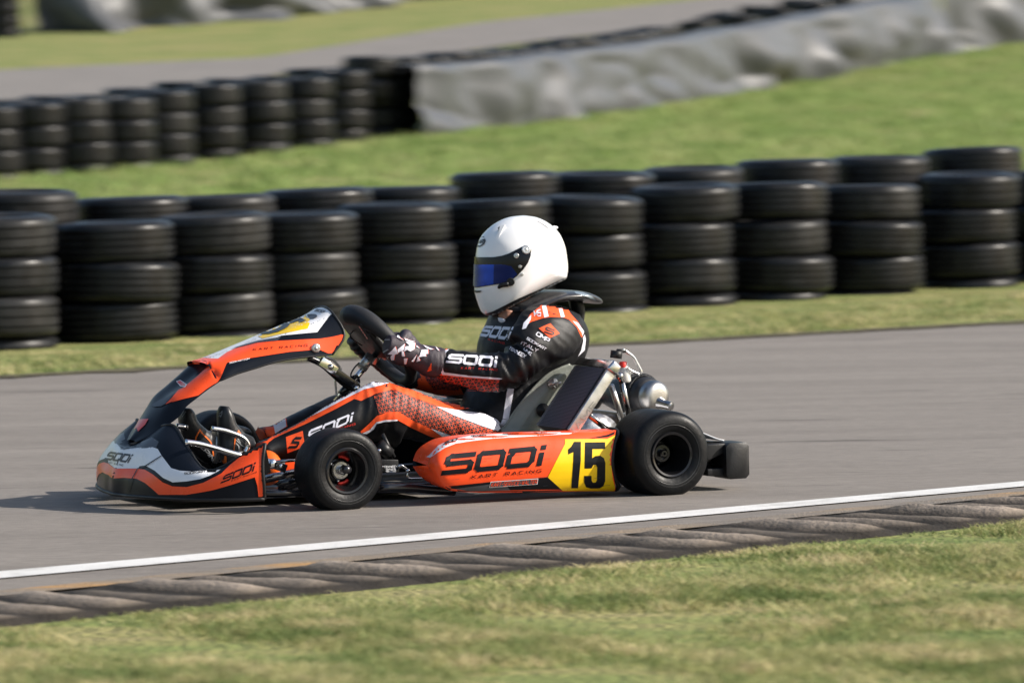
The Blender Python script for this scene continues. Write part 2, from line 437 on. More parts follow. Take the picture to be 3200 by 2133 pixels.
# ---------------- grass blades
def grass(name, region, count, h, w, mt, seed, lean=.5, zoff=0, clump=1.0):
    rng = np.random.RandomState(seed)
    V = []; Fc = []
    n = 0; tries = 0
    while n < count and tries < count * 6:
        tries += 1
        q = region(rng)
        if q is None: continue
        x, y, k = q
        d = noise.noise(Vector((x * 1.7 + 5, y * 1.7, seed)))
        if rng.rand() > .62 + d * clump: continue
        a = rng.rand() * 6.283; hh = h * (.45 + .9 * rng.rand()) * (1 + d * .6) * k
        ww = w * (.6 + .8 * rng.rand())
        lx, ly = rng.randn() * lean * hh, rng.randn() * lean * hh
        z = gz(y) + zoff; cx, cy = math.cos(a) * ww, math.sin(a) * ww
        o_ = len(V)
        V += [(x - cx, y - cy, z), (x + cx, y + cy, z), (x + cx * .7 + lx * .4, y + cy * .7 + ly * .4, z + hh * .6), (x - cx * .7 + lx * .4, y - cy * .7 + ly * .4, z + hh * .6), (x + lx, y + ly, z + hh)]
        Fc += [(o_, o_ + 1, o_ + 2, o_ + 3), (o_ + 3, o_ + 2, o_ + 4)]
        n += 1
    me = bpy.data.meshes.new(name); me.from_pydata(V, [], Fc); me.materials.append(mt)
    ob = bpy.data.objects.new(name, me); COL.objects.link(ob); tag(ob, kind='stuff'); return ob

def blade_mat(name, cols, sc):
    m = noise_mix_mat(name, cols, sc, .75, (5, .0), (.7, 1.3, .3), R(10), hf=(14, .5))
    b = m.node_tree.nodes['Principled BSDF']; b.inputs['Specular IOR Level'].default_value = .35
    nt = m.node_tree
    src = b.inputs['Base Color'].links[0].from_socket
    tr = nt.nodes.new('ShaderNodeBsdfTranslucent'); nt.links.new(src, tr.inputs['Color'])
    mx = nt.nodes.new('ShaderNodeMixShader'); mx.inputs[0].default_value = .35
    out = nt.nodes['Material Output']; nt.links.new(b.outputs[0], mx.inputs[1]); nt.links.new(tr.outputs[0], mx.inputs[2]); nt.links.new(mx.outputs[0], out.inputs['Surface'])
    return m
M_bl1 = blade_mat('grass_blades_near', [(.34, (.11, .155, .045)), (.44, (.21, .26, .09)), (.51, (.36, .36, .15)), (.61, (.60, .51, .29))], 4.2)
M_bl2 = blade_mat('grass_blades_far', [(.36, (.16, .25, .065)), (.5, (.26, .35, .11)), (.62, (.40, .42, .18))], 1.6)
kd = d_; kn = nrm
def reg_near(rng):
    x = rng.uniform(-2.1, 2.4); y = rng.uniform(-5.2, 1.2)
    p = Vector((x, y, 0)); s_ = (p - kerb_bot[0]).dot(kn)
    if s_ > -.04 + .09 * noise.noise(Vector((x * 3, y * 3, 0))) + .05 * noise.noise(Vector((x * 11, y * 11, 4))): return None
    return x, y, (.4 if s_ > -.2 else 1)
grass('grass', reg_near, 125000, .026, .0020, M_bl1, 3, 1.1, clump=1.6)
base0, base1 = G(T(275, 790)), G(T(2240, 664))
wd = (base1 - base0).normalized(); wn = Vector((-wd.y, wd.x, 0))
fd = (far_edge[1] - far_edge[0]).normalized(); fn = Vector((-fd.y, fd.x, 0))
def reg_mid(rng):
    x = rng.uniform(-6, 8); y = rng.uniform(4, 17)
    p = Vector((x, y, 0)); s_ = (p - far_edge[0]).dot(fn)
    if s_ < .0 + .08 * noise.noise(Vector((x * 2, y * 2, 0))) or s_ > 7: return None
    wq = (p - base0).dot(wn)
    if -.9 < wq < 1.1: return x, y, .28
    return x, y, .45 if s_ < .25 else 1
grass('verge_grass', reg_mid, 70000, .032, .004, M_bl1, 5, .9)
_wp = sorted([(q.x, q.y) for q in [G(T(*p)) for p in ((-150, 430), (32, 414), (243, 402), (436, 382), (658, 358), (925, 318), (1300, 276), (1700, 212), (2050, 148), (2352, 98), (2550, 70))]])
_wx, _wy = [a for a, _ in _wp], [b for _, b in _wp]
def reg_far(rng):
    x, y = rng.uniform(-8, 11), rng.uniform(11, 62)
    wq = (Vector((x, y, 0)) - base0).dot(wn)
    if wq < 1.3 or y > np.interp(x, _wx, _wy) + .15: return None
    return x, y, 1
grass('field_grass', reg_far, 120000, .07, .009, M_bl2, 8, .7)


# ---------------- tyres
M_tyre = mat('weathered_rubber', (.0125, .0130, .0142), .32, 0, 0, (40, .0015), .22, (9, .35))
M_tyre2 = mat('dusty_rubber', (.019, .019, .0195), .38, 0, 0, (40, .0015), .22, (9, .35))
def tyre_mesh(name, Rr, w, grooves, mt, rim=.19):
    pm = PM(); hw = w / 2
    prof = [(-hw * .80, rim), (-hw * .98, rim + .025), (-hw * 1.04, Rr * .80), (-hw * .98, Rr * .93), (-hw * .86, Rr * .985)]
    ng = grooves; x0, x1 = -hw * .72, hw * .72
    prof.append((-hw * .74, Rr))
    for g in range(ng):
        c = x0 + (x1 - x0) * (g + .5) / ng if ng > 1 else 0
        prof += [(c - .0055, Rr), (c - .0045, Rr - .012), (c + .0045, Rr - .012), (c + .0055, Rr)]
    prof += [(hw * .74, Rr), (hw * .86, Rr * .985), (hw * .98, Rr * .93), (hw * 1.04, Rr * .80), (hw * .98, rim + .025), (hw * .80, rim)]
    prof = [(a_, b_ - .009 * abs(a_ / hw) ** 4 if b_ > Rr * .9 else b_) for a_, b_ in prof]
    prof += [(hw * .74, rim + .015), (hw * .85, Rr * .8), (hw * .7, Rr - .022), (-hw * .7, Rr - .022), (-hw * .85, Rr * .8), (-hw * .74, rim + .015), (-hw * .80, rim)]
    pm.lathe(prof, 56, 'Z')
    me = bpy.data.meshes.new(name); me.from_pydata(pm.v, [], pm.f); me.materials.append(mt)
    me.polygons.foreach_set('use_smooth', [True] * len(pm.f)); me.update(); me.set_sharp_from_angle(angle=R(38)); return me
TM = [tyre_mesh('tyre_mesh', .300, .196, 4, M_tyre), tyre_mesh('tyre_mesh', .296, .190, 3, M_tyre), tyre_mesh('tyre_mesh', .290, .194, 3, M_tyre2), tyre_mesh('tyre_mesh', .304, .194, 4, M_tyre)]
PITCHT = .195
ORD = ['first', 'second', 'third', 'fourth', 'fifth', 'sixth', 'seventh', 'eighth', 'ninth', 'tenth', 'eleventh', 'twelfth', 'thirteenth', 'fourteenth', 'fifteenth', 'sixteenth']
LEV = ['bottom', 'second', 'third', 'top', 'fifth']
def put_tyre(x, y, z, label, group, rs, tilt=.018):
    o = bpy.data.objects.new('stacked_tyre', TM[rs.randint(0, 3)]); COL.objects.link(o)
    o.location = (x + rs.gauss(0, .013), y + rs.gauss(0, .013), z); o.rotation_euler = (rs.gauss(0, tilt), rs.gauss(0, tilt), rs.uniform(0, 6.28))
    tag(o, label, 'tyre', group); return o
def stack(cx, cy, z0, n, idx, where, group, rs):
    for k in range(n):
        lv = 'half-buried bottom' if k == 0 else ('top' if k == n - 1 else ORD[k] + '-from-ground')
        put_tyre(cx, cy, z0 + PITCHT * (k + .5), f'{lv} black tyre in the {ORD[idx]} stack from left, {where}', group, rs)
rs = random.Random(4)
# near wall: row line from base pixels
base0, base1 = G(T(275, 790)), G(T(2240, 664))
wd = (base1 - base0).normalized(); wn = Vector((-wd.y, wd.x, 0))
def on_row(px, off):
    """point of the row (shifted by off behind) whose right silhouette is at column px"""
    d = ray((px / .735, 900)); s = CAM
    # right silhouette tangent: solve centre so that distance from ray (in plan) = R
    dn = Vector((d.y, -d.x, 0)).normalized()       # to the right of the ray
    P0 = base0 + wn * (.30 + off)
    # (P0 + wd t - CAM).dot(dn) = -R
    t = (-.297 - (P0 - s).dot(dn)) / wd.dot(dn)
    q = P0 + wd * t; return q
fr = [135, 405, 625, 828, 1045, 1272, 1485, 1690, 1907, 2112, 2340, 2560]
ft = [490, 505, 487, 485, 463, 453, 445, 420, 417, 420, 393, 385]
for i, (px, ty) in enumerate(zip(fr, ft)):
    q = on_row(px, 0)
    top = z_at(q - wn * .25, (ty + 6) / .735, (px - 90) / .735)
    stack(q.x, q.y, top - 4 * PITCHT, 4, i, 'front row of the near wall', 'tyres stacked in the front row beside the track', rs)
br = [-40, 185, 430, 645, 855, 1062, 1292, 1508, 1720, 1930, 2142, 2350]
bt = [440, 435, 450, 445, 430, 425, 392, 392, 380, 362, 355, 337]
for i, (px, ty) in enumerate(zip(br, bt)):
    q = on_row(px, .60)
    top = z_at(q - wn * .2, (ty + 5) / .735, (px - 90) / .735)
    stack(q.x, q.y, top - 4 * PITCHT, 4, i, 'back row of the near wall', 'tyres stacked in the back row beside the track', rs)

# middle wall, uncovered part
mr = [(32, 240, 416), (138, 231, 410), (243, 221, 404), (345, 219, 396), (436, 203, 384), (544, 189, 370), (658, 181, 360), (759, 175, 347), (846, 156, 330), (930, 154, 320), (965, 152, 316)]
prev = None
for i, (px, ty, by) in enumerate(mr):
    w = G(T(px - 60, by - 4)); w = w + Vector((-.02, .28, 0))
    if prev is not None: print('mid spacing %.2f' % (w - prev).length, w)
    prev = w
    top = z_at(w - Vector((0, .25, 0)), (ty + 6) / .735, px / .735)
    print('top rel', top - gz(w.y))
    stack(w.x, w.y, top - 4 * PITCHT, 4, i, 'uncovered end of the middle wall', 'tyres stacked in the uncovered end of the middle wall', rs)
    q = w + Vector((-.28, .58, 0))
    stack(q.x, q.y, top - 4 * PITCHT + .03, 4, i, 'rear row of the middle wall', 'tyres stacked in the rear row of the middle wall', rs)

# tarpaulins
M_tarp = mat('grey_tarpaulin', (.080, .084, .092), .45, 0, 0, (3, .02), .45, (1.0, .18))
def tarp(name, base, top, label, seed, amp=.07, off=0):
    bx = [p[0] for p in base]
    x0, x1 = bx[0], bx[-1]; n = 140; rows = []
    pts = []
    for i in range(n + 1):
        px = x0 + (x1 - x0) * i / n
        by = np.interp(px, bx, [p[1] for p in base]); ty = np.interp(px, [p[0] for p in top], [p[1] for p in top])
        w = G(T(px, by)); pts.append((w, z_at(w, ty / .735, px / .735)))
    sm = [Vector((np.mean([p[0].x for p in pts[max(0, i - 8):i + 9]]), np.mean([p[0].y for p in pts[max(0, i - 8):i + 9]]), 0)) for i in range(n + 1)]
    run = 0; nr = 34
    for j in range(nr + 7):
        row = []; run = 0
        for i in range(n + 1):
            t = (sm[min(i + 1, n)] - sm[max(i - 1, 0)]); t.z = 0; t.normalize(); nn = Vector((t.y, -t.x, 0))
            if i: run += (sm[i] - sm[i - 1]).length
            zb = gz(sm[i].y) - .03; zt = pts[i][1]
            if j <= nr:
                v = j / nr; z = zb + (zt - zb) * v; back = 0
                if v > .9: back = (v - .9) ** 2 * 4
            else:
                v = 1; back = .04 + (j - nr) * .06; z = zt + .01
            q = Vector((run * .8, v * .6, seed * 3.1))
            f = noise.noise(q) * 1.0 + 1.0 * noise.noise(Vector((run * 1.3 + v * .8, v * 1.0, seed))) + .9 * abs(noise.noise(Vector((run * .8, v * 2.0 + run * .4, seed + 9)))) + .05 * noise.noise(Vector((run * 4, v * 3, seed)))
            a = amp * (1.35 - .85 * v) * f * 3.2
            p = sm[i] + nn * (a + .04 - back); row.append(Vector((p.x, p.y, z + .015 * noise.noise(Vector((run * 3, 7, seed))))))
        rows.append(row)
    pm = PM(); pm.grid(rows); o = pm.build(name, M_tarp); tag(o, label, 'tarpaulin'); return sm, pts
sm1, pt1 = tarp('tarpaulin', [(914, 321), (1100, 302), (1300, 276), (1500, 250), (1700, 212), (1900, 178), (2050, 148), (2190, 120)], [(914, 153), (1100, 146), (1300, 122), (1500, 98), (1700, 66), (1850, 40), (2000, 12), (2190, -22)], 'long crumpled grey tarpaulin covering the right part of the middle tyre wall', 1)
sm2, pt2 = tarp('tarpaulin', [(2146, 128), (2250, 110), (2352, 98), (2500, 80)], [(2146, -18), (2352, -50), (2500, -70)], 'grey tarpaulin at the far right edge of the middle tyre wall, beyond the overlap', 5, .05)
# tyres behind the tarp (tops show above it)
run = 0; last = -1; k = 0
for i in range(2, len(sm1) - 1):
    run += (sm1[i] - sm1[i - 1]).length
    if run - last > .62 and k < 16:
        last = run; t = (sm1[i + 1] - sm1[i - 1]).normalized(); nn = Vector((-t.y, t.x, 0))
        q = sm1[i] + nn * .52; zt = pt1[i][1]
        put_tyre(q.x, q.y, zt - .04 + rs.uniform(0, .05), f'{ORD[k]} tyre from left behind the grey tarpaulin, only its top showing', 'tyres showing above the grey tarpaulin', rs, .03)
        put_tyre(q.x, q.y, zt - .04 - PITCHT, f'tyre directly under the {ORD[k]} tyre from left behind the grey tarpaulin', 'tyres standing under the grey tarpaulin', rs, .01)
        k += 1
# loose pile behind the right half of the tarp
for i, (px, py) in enumerate([(1600, 64), (1700, 50), (1790, 40), (1870, 24), (1640, 46), (1740, 30), (1830, 14), (1920, 6)]):
    w = G(T(px, py + 30)); zz = z_at(w, py / .735, px / .735)
    put_tyre(w.x, w.y, max(zz, w.z + .12), f'loose tyre lying in the pile behind the tarpaulin, {ORD[i]} of the pile', 'loose pile of tyres beyond the tarpaulin', rs, .12)

# rearmost wall
tarp('tarpaulin', [(48, 78), (200, 72), (400, 62), (600, 42), (800, 22), (1000, -2), (1200, -30)], [(48, -60), (600, -90), (1200, -150)], 'grey tarpaulin over the farthest tyre wall at the top left', 9, .10)
w = G(T(18, 86))
for k in range(4):
    put_tyre(w.x - .1, w.y + .25, w.z - .06 + PITCHT * (k + .5), f'{["bottom","second","third","top"][k]} tyre in the lone stack of the farthest wall, top left corner', 'tyres in the farthest stack', rs)
# ================================================================== kart materials
ORANGE = (.95, .085, .016); DARK = (.012, .014, .018); WHITE = (.80, .80, .82); YELL = (.87, .55, .004)
P_dark = mat('dark_plastic', (.006, .008, .013), .30, 0, 0, (300, .0002), .17)
P_or = mat('orange_print', ORANGE, .30, 0, .12, None, .35, (9, .12))
P_wh = mat('white_print', WHITE, .30, 0, .2, None, .4, (9, .07))
P_ye = mat('yellow_print', YELL, .32, 0, .12, None, .35, (9, .08))
P_gr = mat('grey_print', (.06, .065, .075), .3, 0, .1, None, .4)
P_bk = mat('black_print', (.006, .007, .010), .3, 0, 0, None, .18)
P_blk = mat('matt_black_plastic', (.012, .012, .013), .45, 0, 0, (200, .0005), .35, (20, .2))
M_chr = mat('chrome', (.82, .82, .83), .10, 1, 0, None, .5)
M_alu = mat('brushed_aluminium', (.62, .61, .59), .34, .9, 0, (260, .0006), .5, (30, .15))
M_stl = mat('steel', (.42, .42, .43), .22, 1, 0, (150, .0003), .5, (30, .2))
M_frm = mat('chassis_paint', (.020, .020, .024), .18, .2, .7)
M_rub = mat('kart_rubber', (.005, .0056, .0068), .46, 0, 0, (90, .001), .2, (16, .25))
M_rim = mat('black_rim', (.015, .015, .017), .26, .5, .3)
M_red = mat('red_anodised', (.6, .03, .02), .35, .4)
M_seat = mat('seat_fibreglass', (.20, .215, .19), .40, 0, .3, (60, .002), .5, (16, .22))
M_core = mat('radiator_core', (.22, .24, .30), .35, .3)
M_hose = mat('clear_hose', (.55, .55, .55), .15, 0, .5); M_hose.node_tree.nodes['Principled BSDF'].inputs['Transmission Weight'].default_value = .6
M_bot = mat('white_bottle', (.75, .74, .70), .35)
M_exh = mat('exhaust_black', (.03, .03, .033), .45, .4, 0, (60, .002), .5, (20, .2))
M_spr = mat('spring_wire', (.06, .06, .062), .35, .8)

kart = empty('racing_kart', KO, YAW)
tag(kart, 'orange, white and black racing kart number 15 on the asphalt track', 'kart')

# ---------------- wheels
def kart_wheel(hx, v, Rr, w, rim_r, side, name='wheel', steer=0, red=False):
    hub = empty(name, (hx, v, Rr - .003)); hub.parent = kart; hub.rotation_euler = (0, 0, steer)
    hw = w / 2; sg = side       # side -1: outer face looks to -v
    def prof():
        sh = .030 if hw < .08 else .040
        p = [(-hw * .86, rim_r), (-hw * .98, rim_r + .012)]
        for k in range(9):
            a = k / 8 * math.pi / 2
            p.append((-hw - .003 + .003 * k / 8 + (sh) * (1 - max(0, math.cos(a)) ** .62), rim_r + .03 + (Rr - rim_r - .03) * math.sin(a) ** .85))
        p.append((0, Rr + .001))
        q = [(-a, b) for a, b in p[:-1]][::-1]
        return p + q + [(hw * .80, rim_r - .004), (0, rim_r - .004), (-hw * .80, rim_r - .004), (-hw * .86, rim_r)]
    pm = PM(); pm.lathe(prof(), 72, 'Y'); pm.build('tyre', M_rub, hub, angle=50)
    pm = PM()
    # raised ring marks on the sidewall
    for rr in (rim_r + .026, rim_r + .034):
        pm.lathe([(sg * (hw + .0005) * 1.0, rr - .0012), (sg * (hw + .0035), rr), (sg * (hw + .0005), rr + .0012)], 72, 'Y')
    pm.build('sidewall_ring', mat('sidewall_mark', (.07, .07, .072), .3), hub)
    pm = PM()
    o_ = sg * hw; ri = rim_r - .004
    pm.lathe([(o_ * .80, rim_r + .004), (o_ * .93, rim_r + .006), (o_ * .98, rim_r + .002), (o_ * .96, rim_r - .004), (o_ * .80, ri - .004), (o_ * .55, ri - .008), (o_ * .35, ri - .016), (o_ * .0, ri - .018),
              (-o_ * .35, ri - .014), (-o_ * .9, ri - .004), (-o_ * .95, ri + .006)], 64, 'Y')
    dsc = -.1 if rim_r > .06 else 0
    pm.lathe([(o_ * -.15, ri - .015), (o_ * -.12, .045), (o_ * .0, .036), (o_ * .02, .020), (o_ * .02, .0001)], 48, 'Y')
    pm.build('rim', M_rim, hub, angle=40)
    pm = PM()
    pm.lathe([(o_ * .0, .030), (o_ * .25, .030), (o_ * .30, .026), (o_ * .30, .019), (o_ * .22, .018), (o_ * .22, .013), (o_ * .42, .013), (o_ * .46, .010), (o_ * .46, .004), (o_ * .38, .0001)], 32, 'Y')
    pm.build('hub', M_stl if hw < .08 else M_frm, hub, angle=30)
    pm = PM()
    for k in range(3):
        a = k * 2.094 + .4
        pm.tube([(.033 * math.cos(a), o_ * -.02, .033 * math.sin(a)), (.033 * math.cos(a), o_ * .14, .033 * math.sin(a))], .006, 8)
    pm.build('wheel_bolt', M_chr if hw < .08 else M_frm, hub)
    if red:
        pm = PM()
        for a0 in (1.2, -1.3):
            rows = [[Vector((r_ * math.cos(a0 + t), o_ * y_, r_ * math.sin(a0 + t))) for t in np.linspace(-.45, .45, 8)] for r_, y_ in ((.036, .10), (.046, .09))]
            pm.grid(rows)
        pm.build('brake_shoe', M_red, hub, solid=.006)
    return hub
RF = .1265; RR = .134
# centres from the photo
cF = K(B(795, 1095), -.555); cRr = K(E(1510, 1035), -.70)
print('front centre', cF, 'rear', cRr, 'KO', KO, 'CAML', CAML)
kart_wheel(cF.x, -.49, RF, .128, .066, -1, steer=R(3), red=True)
kart_wheel(cF.x, .49, RF, .128, .066, 1, steer=R(3))
kart_wheel(cRr.x, -.605, RR, .205, .066, -1)
kart_wheel(cRr.x, .605, RR, .205, .066, 1)
RX = cRr.x

# ---------------- nose cone
pm = PM()
st = [
 (L(A, (172, 1438), (170, 1325), (195, 1240), (235, 1118), (320, 1078), (440, 1010)), [0, 0, 0, 0, 0, 0]),
 (L(A, (240, 1446), (245, 1325), (275, 1244), (315, 1122), (400, 1040), (500, 960)), [-.062, -.064, -.068, -.070, -.072, -.075]),
 (L(A, (300, 1452), (312, 1325), (350, 1248), (388, 1130), (462, 1030), (553, 938)), [-.122, -.124, -.128, -.132, -.130, -.128]),
 (L(A, (480, 1464), (482, 1370), (490, 1280), (512, 1180), (560, 1060), (622, 955)), [-.255, -.257, -.255, -.235, -.205, -.165]),
 (L(A, (700, 1474), (700, 1400), (695, 1330), (690, 1270), (695, 1180), (700, 1085)), [-.375, -.375, -.37, -.35, -.31, -.26]),
 (L(A, (900, 1478), (895, 1410), (885, 1350), (870, 1305), (860, 1285), (850, 1268)), [-.440, -.442, -.44, -.43, -.41, -.385]),
 (L(A, (1080, 1480), (1080, 1400), (1080, 1330), (1080, 1265), (1080, 1215), (1085, 1166)), [-.478, -.48, -.482, -.48, -.47, -.455]),
 (L(A, (1262, 1472), (1258, 1380), (1250, 1300), (1248, 1200), (1257, 1130), (1266, 1073)), [-.50, -.503, -.503, -.50, -.495, -.485]),
]
rows = []
for px, vs in st: rows.append([K(p, v) for p, v in zip(px, vs)])
print('nose bottoms', [(round(r[0].x,3), round(r[0].y,3), round(r[0].z,3)) for r in rows])
half = rows
full = [[Vector((p.x, -p.y, p.z)) for p in r] for r in half[:0:-1]] + half
pm.grid(loft(full, 5, 5))
nb = PM(); nb.v = list(pm.v); nb.f = list(pm.f)
grey_top = L(A, (160, 1066), (215, 985), (280, 905), (345, 905), (262, 1000), (262, 1046), (300, 1068), (380, 1058), (450, 1028), (500, 1060), (480, 1104), (360, 1108), (240, 1120))
pm.decal([grey_top], 1, 1, mirror=True)
white = L(A, (140, 1050), (163, 1062), (240, 1117), (370, 1102), (455, 1100), (492, 1112), (520, 1160), (588, 1250), (650, 1268), (740, 1276), (860, 1264), (990, 1222), (930, 1272), (862, 1306), (800, 1328), (700, 1345), (600, 1352), (530, 1320), (470, 1268), (402, 1230), (362, 1236), (350, 1252), (200, 1252), (82, 1236), (70, 1200), (100, 1120))
pm.decal([white], 2, 1, mirror=True)
red = L(A, (70, 1236), (200, 1253), (350, 1254), (402, 1262), (460, 1296), (530, 1352), (600, 1381), (700, 1386), (820, 1355), (950, 1290), (1010, 1232), (1100, 1158), (1180, 1086), (1275, 1060), (1265, 1110), (1245, 1200), (1252, 1292), (1200, 1312), (1000, 1376), (880, 1410), (780, 1428), (700, 1441), (500, 1441), (455, 1400), (400, 1355), (340, 1326), (250, 1320), (60, 1330), (50, 1290))
pm.decal([red], 3, 2, mirror=True)
pm.decal([L(A, (1190, 1314), (1252, 1290), (1256, 1380), (1264, 1455), (1218, 1456), (1210, 1380))], 3, 2, mirror=True)
pm.decal([L(A, (307, 1330), (352, 1250), (356, 1252), (312, 1332), (284, 1424), (279, 1424))], 5, 5, step=4)
pm.decal([L(A, (355, 1252), (395, 1238), (520, 1162), (524, 1166), (402, 1243), (358, 1256))], 5, 5, step=4)
def logo(pm, txt, quad, mi, th=.22, font=LOGO, layer=4, gap=.12, step=4, off=.0005, jump=.05):
    pm.decal(text_polys(txt, quad, th, font, gap), mi, layer, step=step, off=off, jump=jump)
logo(pm, 'SODi', L(A, (148, 1130), (318, 1152), (108, 1190), (282, 1214)), 4)
logo(pm, 'KART RACING', L(A, (124, 1203), (246, 1224), (120, 1214), (242, 1236)), 5, .16, GL, gap=.45)
logo(pm, 'SODi', L(A, (972, 1302), (1200, 1206), (945, 1362), (1182, 1272)), 5)
logo(pm, 'KART RACING', L(A, (1025, 1336), (1206, 1272), (1022, 1346), (1203, 1282)), 5, .16, GL, gap=.5)
logo(pm, 'SODIKART.COM', L(A, (686, 1284), (918, 1262), (684, 1297), (912, 1274)), 5, .2, GL, gap=.25)
P_sil = mat('grey_lettering', (.045, .05, .065), .4, 0, 0, None, .3)
pm.build('nose_cone', [P_dark, P_gr, P_wh, P_or, P_sil, P_bk], kart, solid=.0)
# dark inner skin and edge roll
pm = PM()
edge = [r[-1] for r in full]
pm.tube(cr([Vector(p) for p in edge], 4), .004, 8); 
pm.tube(cr([Vector(p) for p in half[-1]], 4), .0055, 8); pm.tube(cr([Vector((p.x, -p.y, p.z)) for p in half[-1]], 4), .0055, 8)
pm.tube(cr([Vector((p.x, p.y, p.z)) for p in [r[0] for r in full]], 4), .006, 8)
pm.build('nose_rim', P_blk, kart)
# inner wall behind the nose opening
pm = PM(); inn = [[Vector((p.x, p.y, p.z)) for p in [r[-1] for r in full]], [Vector((p.x + .03, p.y * .93, max(.05, p.z - .09))) for p in [r[-1] for r in full]]]
pm.grid(loft(inn, 2, 4)); pm.build('nose_inner', P_blk, kart)

# ---------------- front fairing (number panel)
def half_rows(st, vs):
    out = []
    for s in st: out.append([K(p, v) for p, v in zip(s, vs)])
    return out
def sym(rows):
    o = []
    for r in rows:
        c = Vector((r[0].x, 0, r[0].z))
        o.append([Vector((p.x, -p.y, p.z)) for p in r[:0:-1]] + [c] + r[1:])
    return o
FV = [0, -.082, -.122, -.135]
up = [L(H, (1935, 156), (2064, 246), (2214, 520), (2055, 773)), L(H, (0, 0), (1880, 338), (2010, 580), (1930, 785)),
      L(H, (0, 0), (1600, 446), (1720, 620), (1660, 812)), L(H, (0, 0), (1320, 562), (1400, 715), (1350, 862)),
      L(H, (0, 0), (1070, 665), (1130, 800), (1060, 950)), L(H, (0, 0), (820, 768), (870, 880), (830, 1020)),
      L(H, (0, 0), (600, 855), (650, 975), (620, 1105)), L(H, (0, 0), (440, 900), (470, 960), (500, 1180))]
pm = PM(); hr = half_rows(up, FV)
for r in hr[1:]: r[0] = Vector((r[1].x - .001, 0, r[1].z + .005))
hr[-1][2] = K(H(500, 985), -.098); hr[-1][3] = K(H(545, 1110), -.108)
upr = sym(hr); pm.grid(loft(upr, 6, 5), lambda i, j: (1 if i < 36 else 2) if 10 <= j < 20 else 0)
lo = [L(A, (0, 0), (866, 512), (893, 560), (935, 630)), L(A, (0, 0), (775, 592), (808, 640), (852, 686)),
      L(A, (0, 0), (688, 665), (732, 708), (772, 748)), L(A, (0, 0), (592, 742), (652, 788), (694, 812)),
      L(A, (0, 0), (532, 828), (600, 862), (642, 882)), L(A, (0, 0), (478, 905), (545, 930), (564, 942)),
      L(A, (0, 0), (405, 985), (455, 1000), (472, 1008)), L(A, (0, 0), (318, 1052), (330, 1058), (338, 1062))]
LV = [[0, -.070, -.115, -.132]] * 4 + [[0, -.070, -.112, -.130], [0, -.066, -.108, -.118], [0, -.050, -.090, -.100], [0, -.02, -.035, -.042]]
lr = [[K(p, v) for p, v in zip(s, vv)] for s, vv in zip(lo, LV)]
for i, r in enumerate(lr):
    bul = [.022, .020, .014, .004, -.004, -.008, -.010, -.006][i]
    r[0] = Vector((r[1].x + bul, 0, r[1].z + (.0 if bul > 0 else .003)))
pm.grid(loft(sym(lr), 6, 5))
wtop = L(H, (290, 824), (300, 780), (500, 700), (760, 560), (1300, 330), (1650, 200), (1930, 110), (2052, 234), (1862, 486), (1700, 500), (1400, 530), (1150, 570), (950, 630), (800, 690), (700, 742), (585, 826), (400, 820))
pm.decal([wtop], 1, 1, mirror=True, off=.0006, jump=.2)
yel = L(H, (930, 480), (1150, 380), (1640, 190), (1690, 225), (1735, 300), (1768, 320), (1766, 380), (1740, 440), (1400, 510), (1160, 568), (1100, 540), (1000, 541))
pm.decal([yel], 3, 2, off=.0006, jump=.2)
ora = L(H, (585, 828), (700, 745), (820, 690), (1100, 620), (1350, 600), (1600, 585), (1900, 570), (2060, 545), (2216, 508), (2230, 560), (2195, 650), (2120, 730), (2045, 776), (1900, 715), (1780, 715), (1500, 740), (1250, 780), (1000, 820), (850, 850), (705, 880), (690, 900), (600, 1118), (520, 1162), (430, 1222), (330, 1300), (150, 1345), (0, 1385), (-20, 1385), (-5, 1370), (20, 1300), (100, 1230), (300, 1070), (455, 930), (445, 895), (350, 900), (120, 905), (120, 840), (290, 826), (400, 822))
pm.decal([ora], 2, 2, off=.0006, jump=.07)
pm.decal([L(A, (548, 792), (600, 738), (640, 690), (700, 660), (720, 700), (690, 735), (620, 762))], 2, 2)
pm.decal([L(A, (445, 800), (500, 765), (560, 742), (595, 740), (548, 790), (520, 806), (470, 812))], 6, 3)
pm.decal([L(H, (780, 695), (900, 655), (1100, 600), (1400, 548), (1350, 600), (1100, 622), (820, 692))], 6, 3)
logo(pm, 'KART RACING', L(H, (1042, 702), (1738, 642), (1036, 726), (1732, 668)), 4, .15, GL, gap=.62)
logo(pm, 'SODIKART.COM', L(H, (734, 878), (990, 822), (730, 894), (986, 838)), 1, .2, GL, gap=.25)
pm.decal([L(H, (1095, 500), (1140, 470), (1200, 448), (1235, 455), (1195, 482), (1230, 484), (1330, 452), (1425, 408), (1400, 398), (1330, 412), (1290, 428), (1235, 440), (1330, 385), (1420, 372), (1490, 374), (1515, 392), (1480, 430), (1380, 480), (1250, 512), (1150, 518))], 4, 4, 'evenodd', step=3, jump=.25)
pm.decal([L(H, (1500, 362), (1590, 330), (1650, 305), (1722, 342), (1650, 368), (1625, 348), (1520, 384))], 4, 4, step=3, jump=.25)
for t_, q in (('TS', ((480, 732), (540, 742), (470, 750), (520, 760))), ('EX', ((590, 680), (662, 690), (580, 700), (648, 712))), ('RE', ((705, 632), (775, 645), (695, 650), (755, 668))), ('IA', ((820, 580), (890, 580), (800, 600), (870, 608)))):
    logo(pm, t_, L(H, *q), 4, .26, GL, step=3, jump=.2)
logo(pm, 'SODi', L(H, (1860, 190), (1978, 212), (1825, 218), (1945, 240)), 6, .24, step=3, jump=.2)
pm.decal([L(H, (1735, 262), (1790, 256), (1850, 262), (1868, 285), (1840, 312), (1775, 318), (1745, 295))], 6, 3, step=4)
pm.decal([L(H, (395, 792), (520, 802), (400, 799))], 2, 3, step=3)
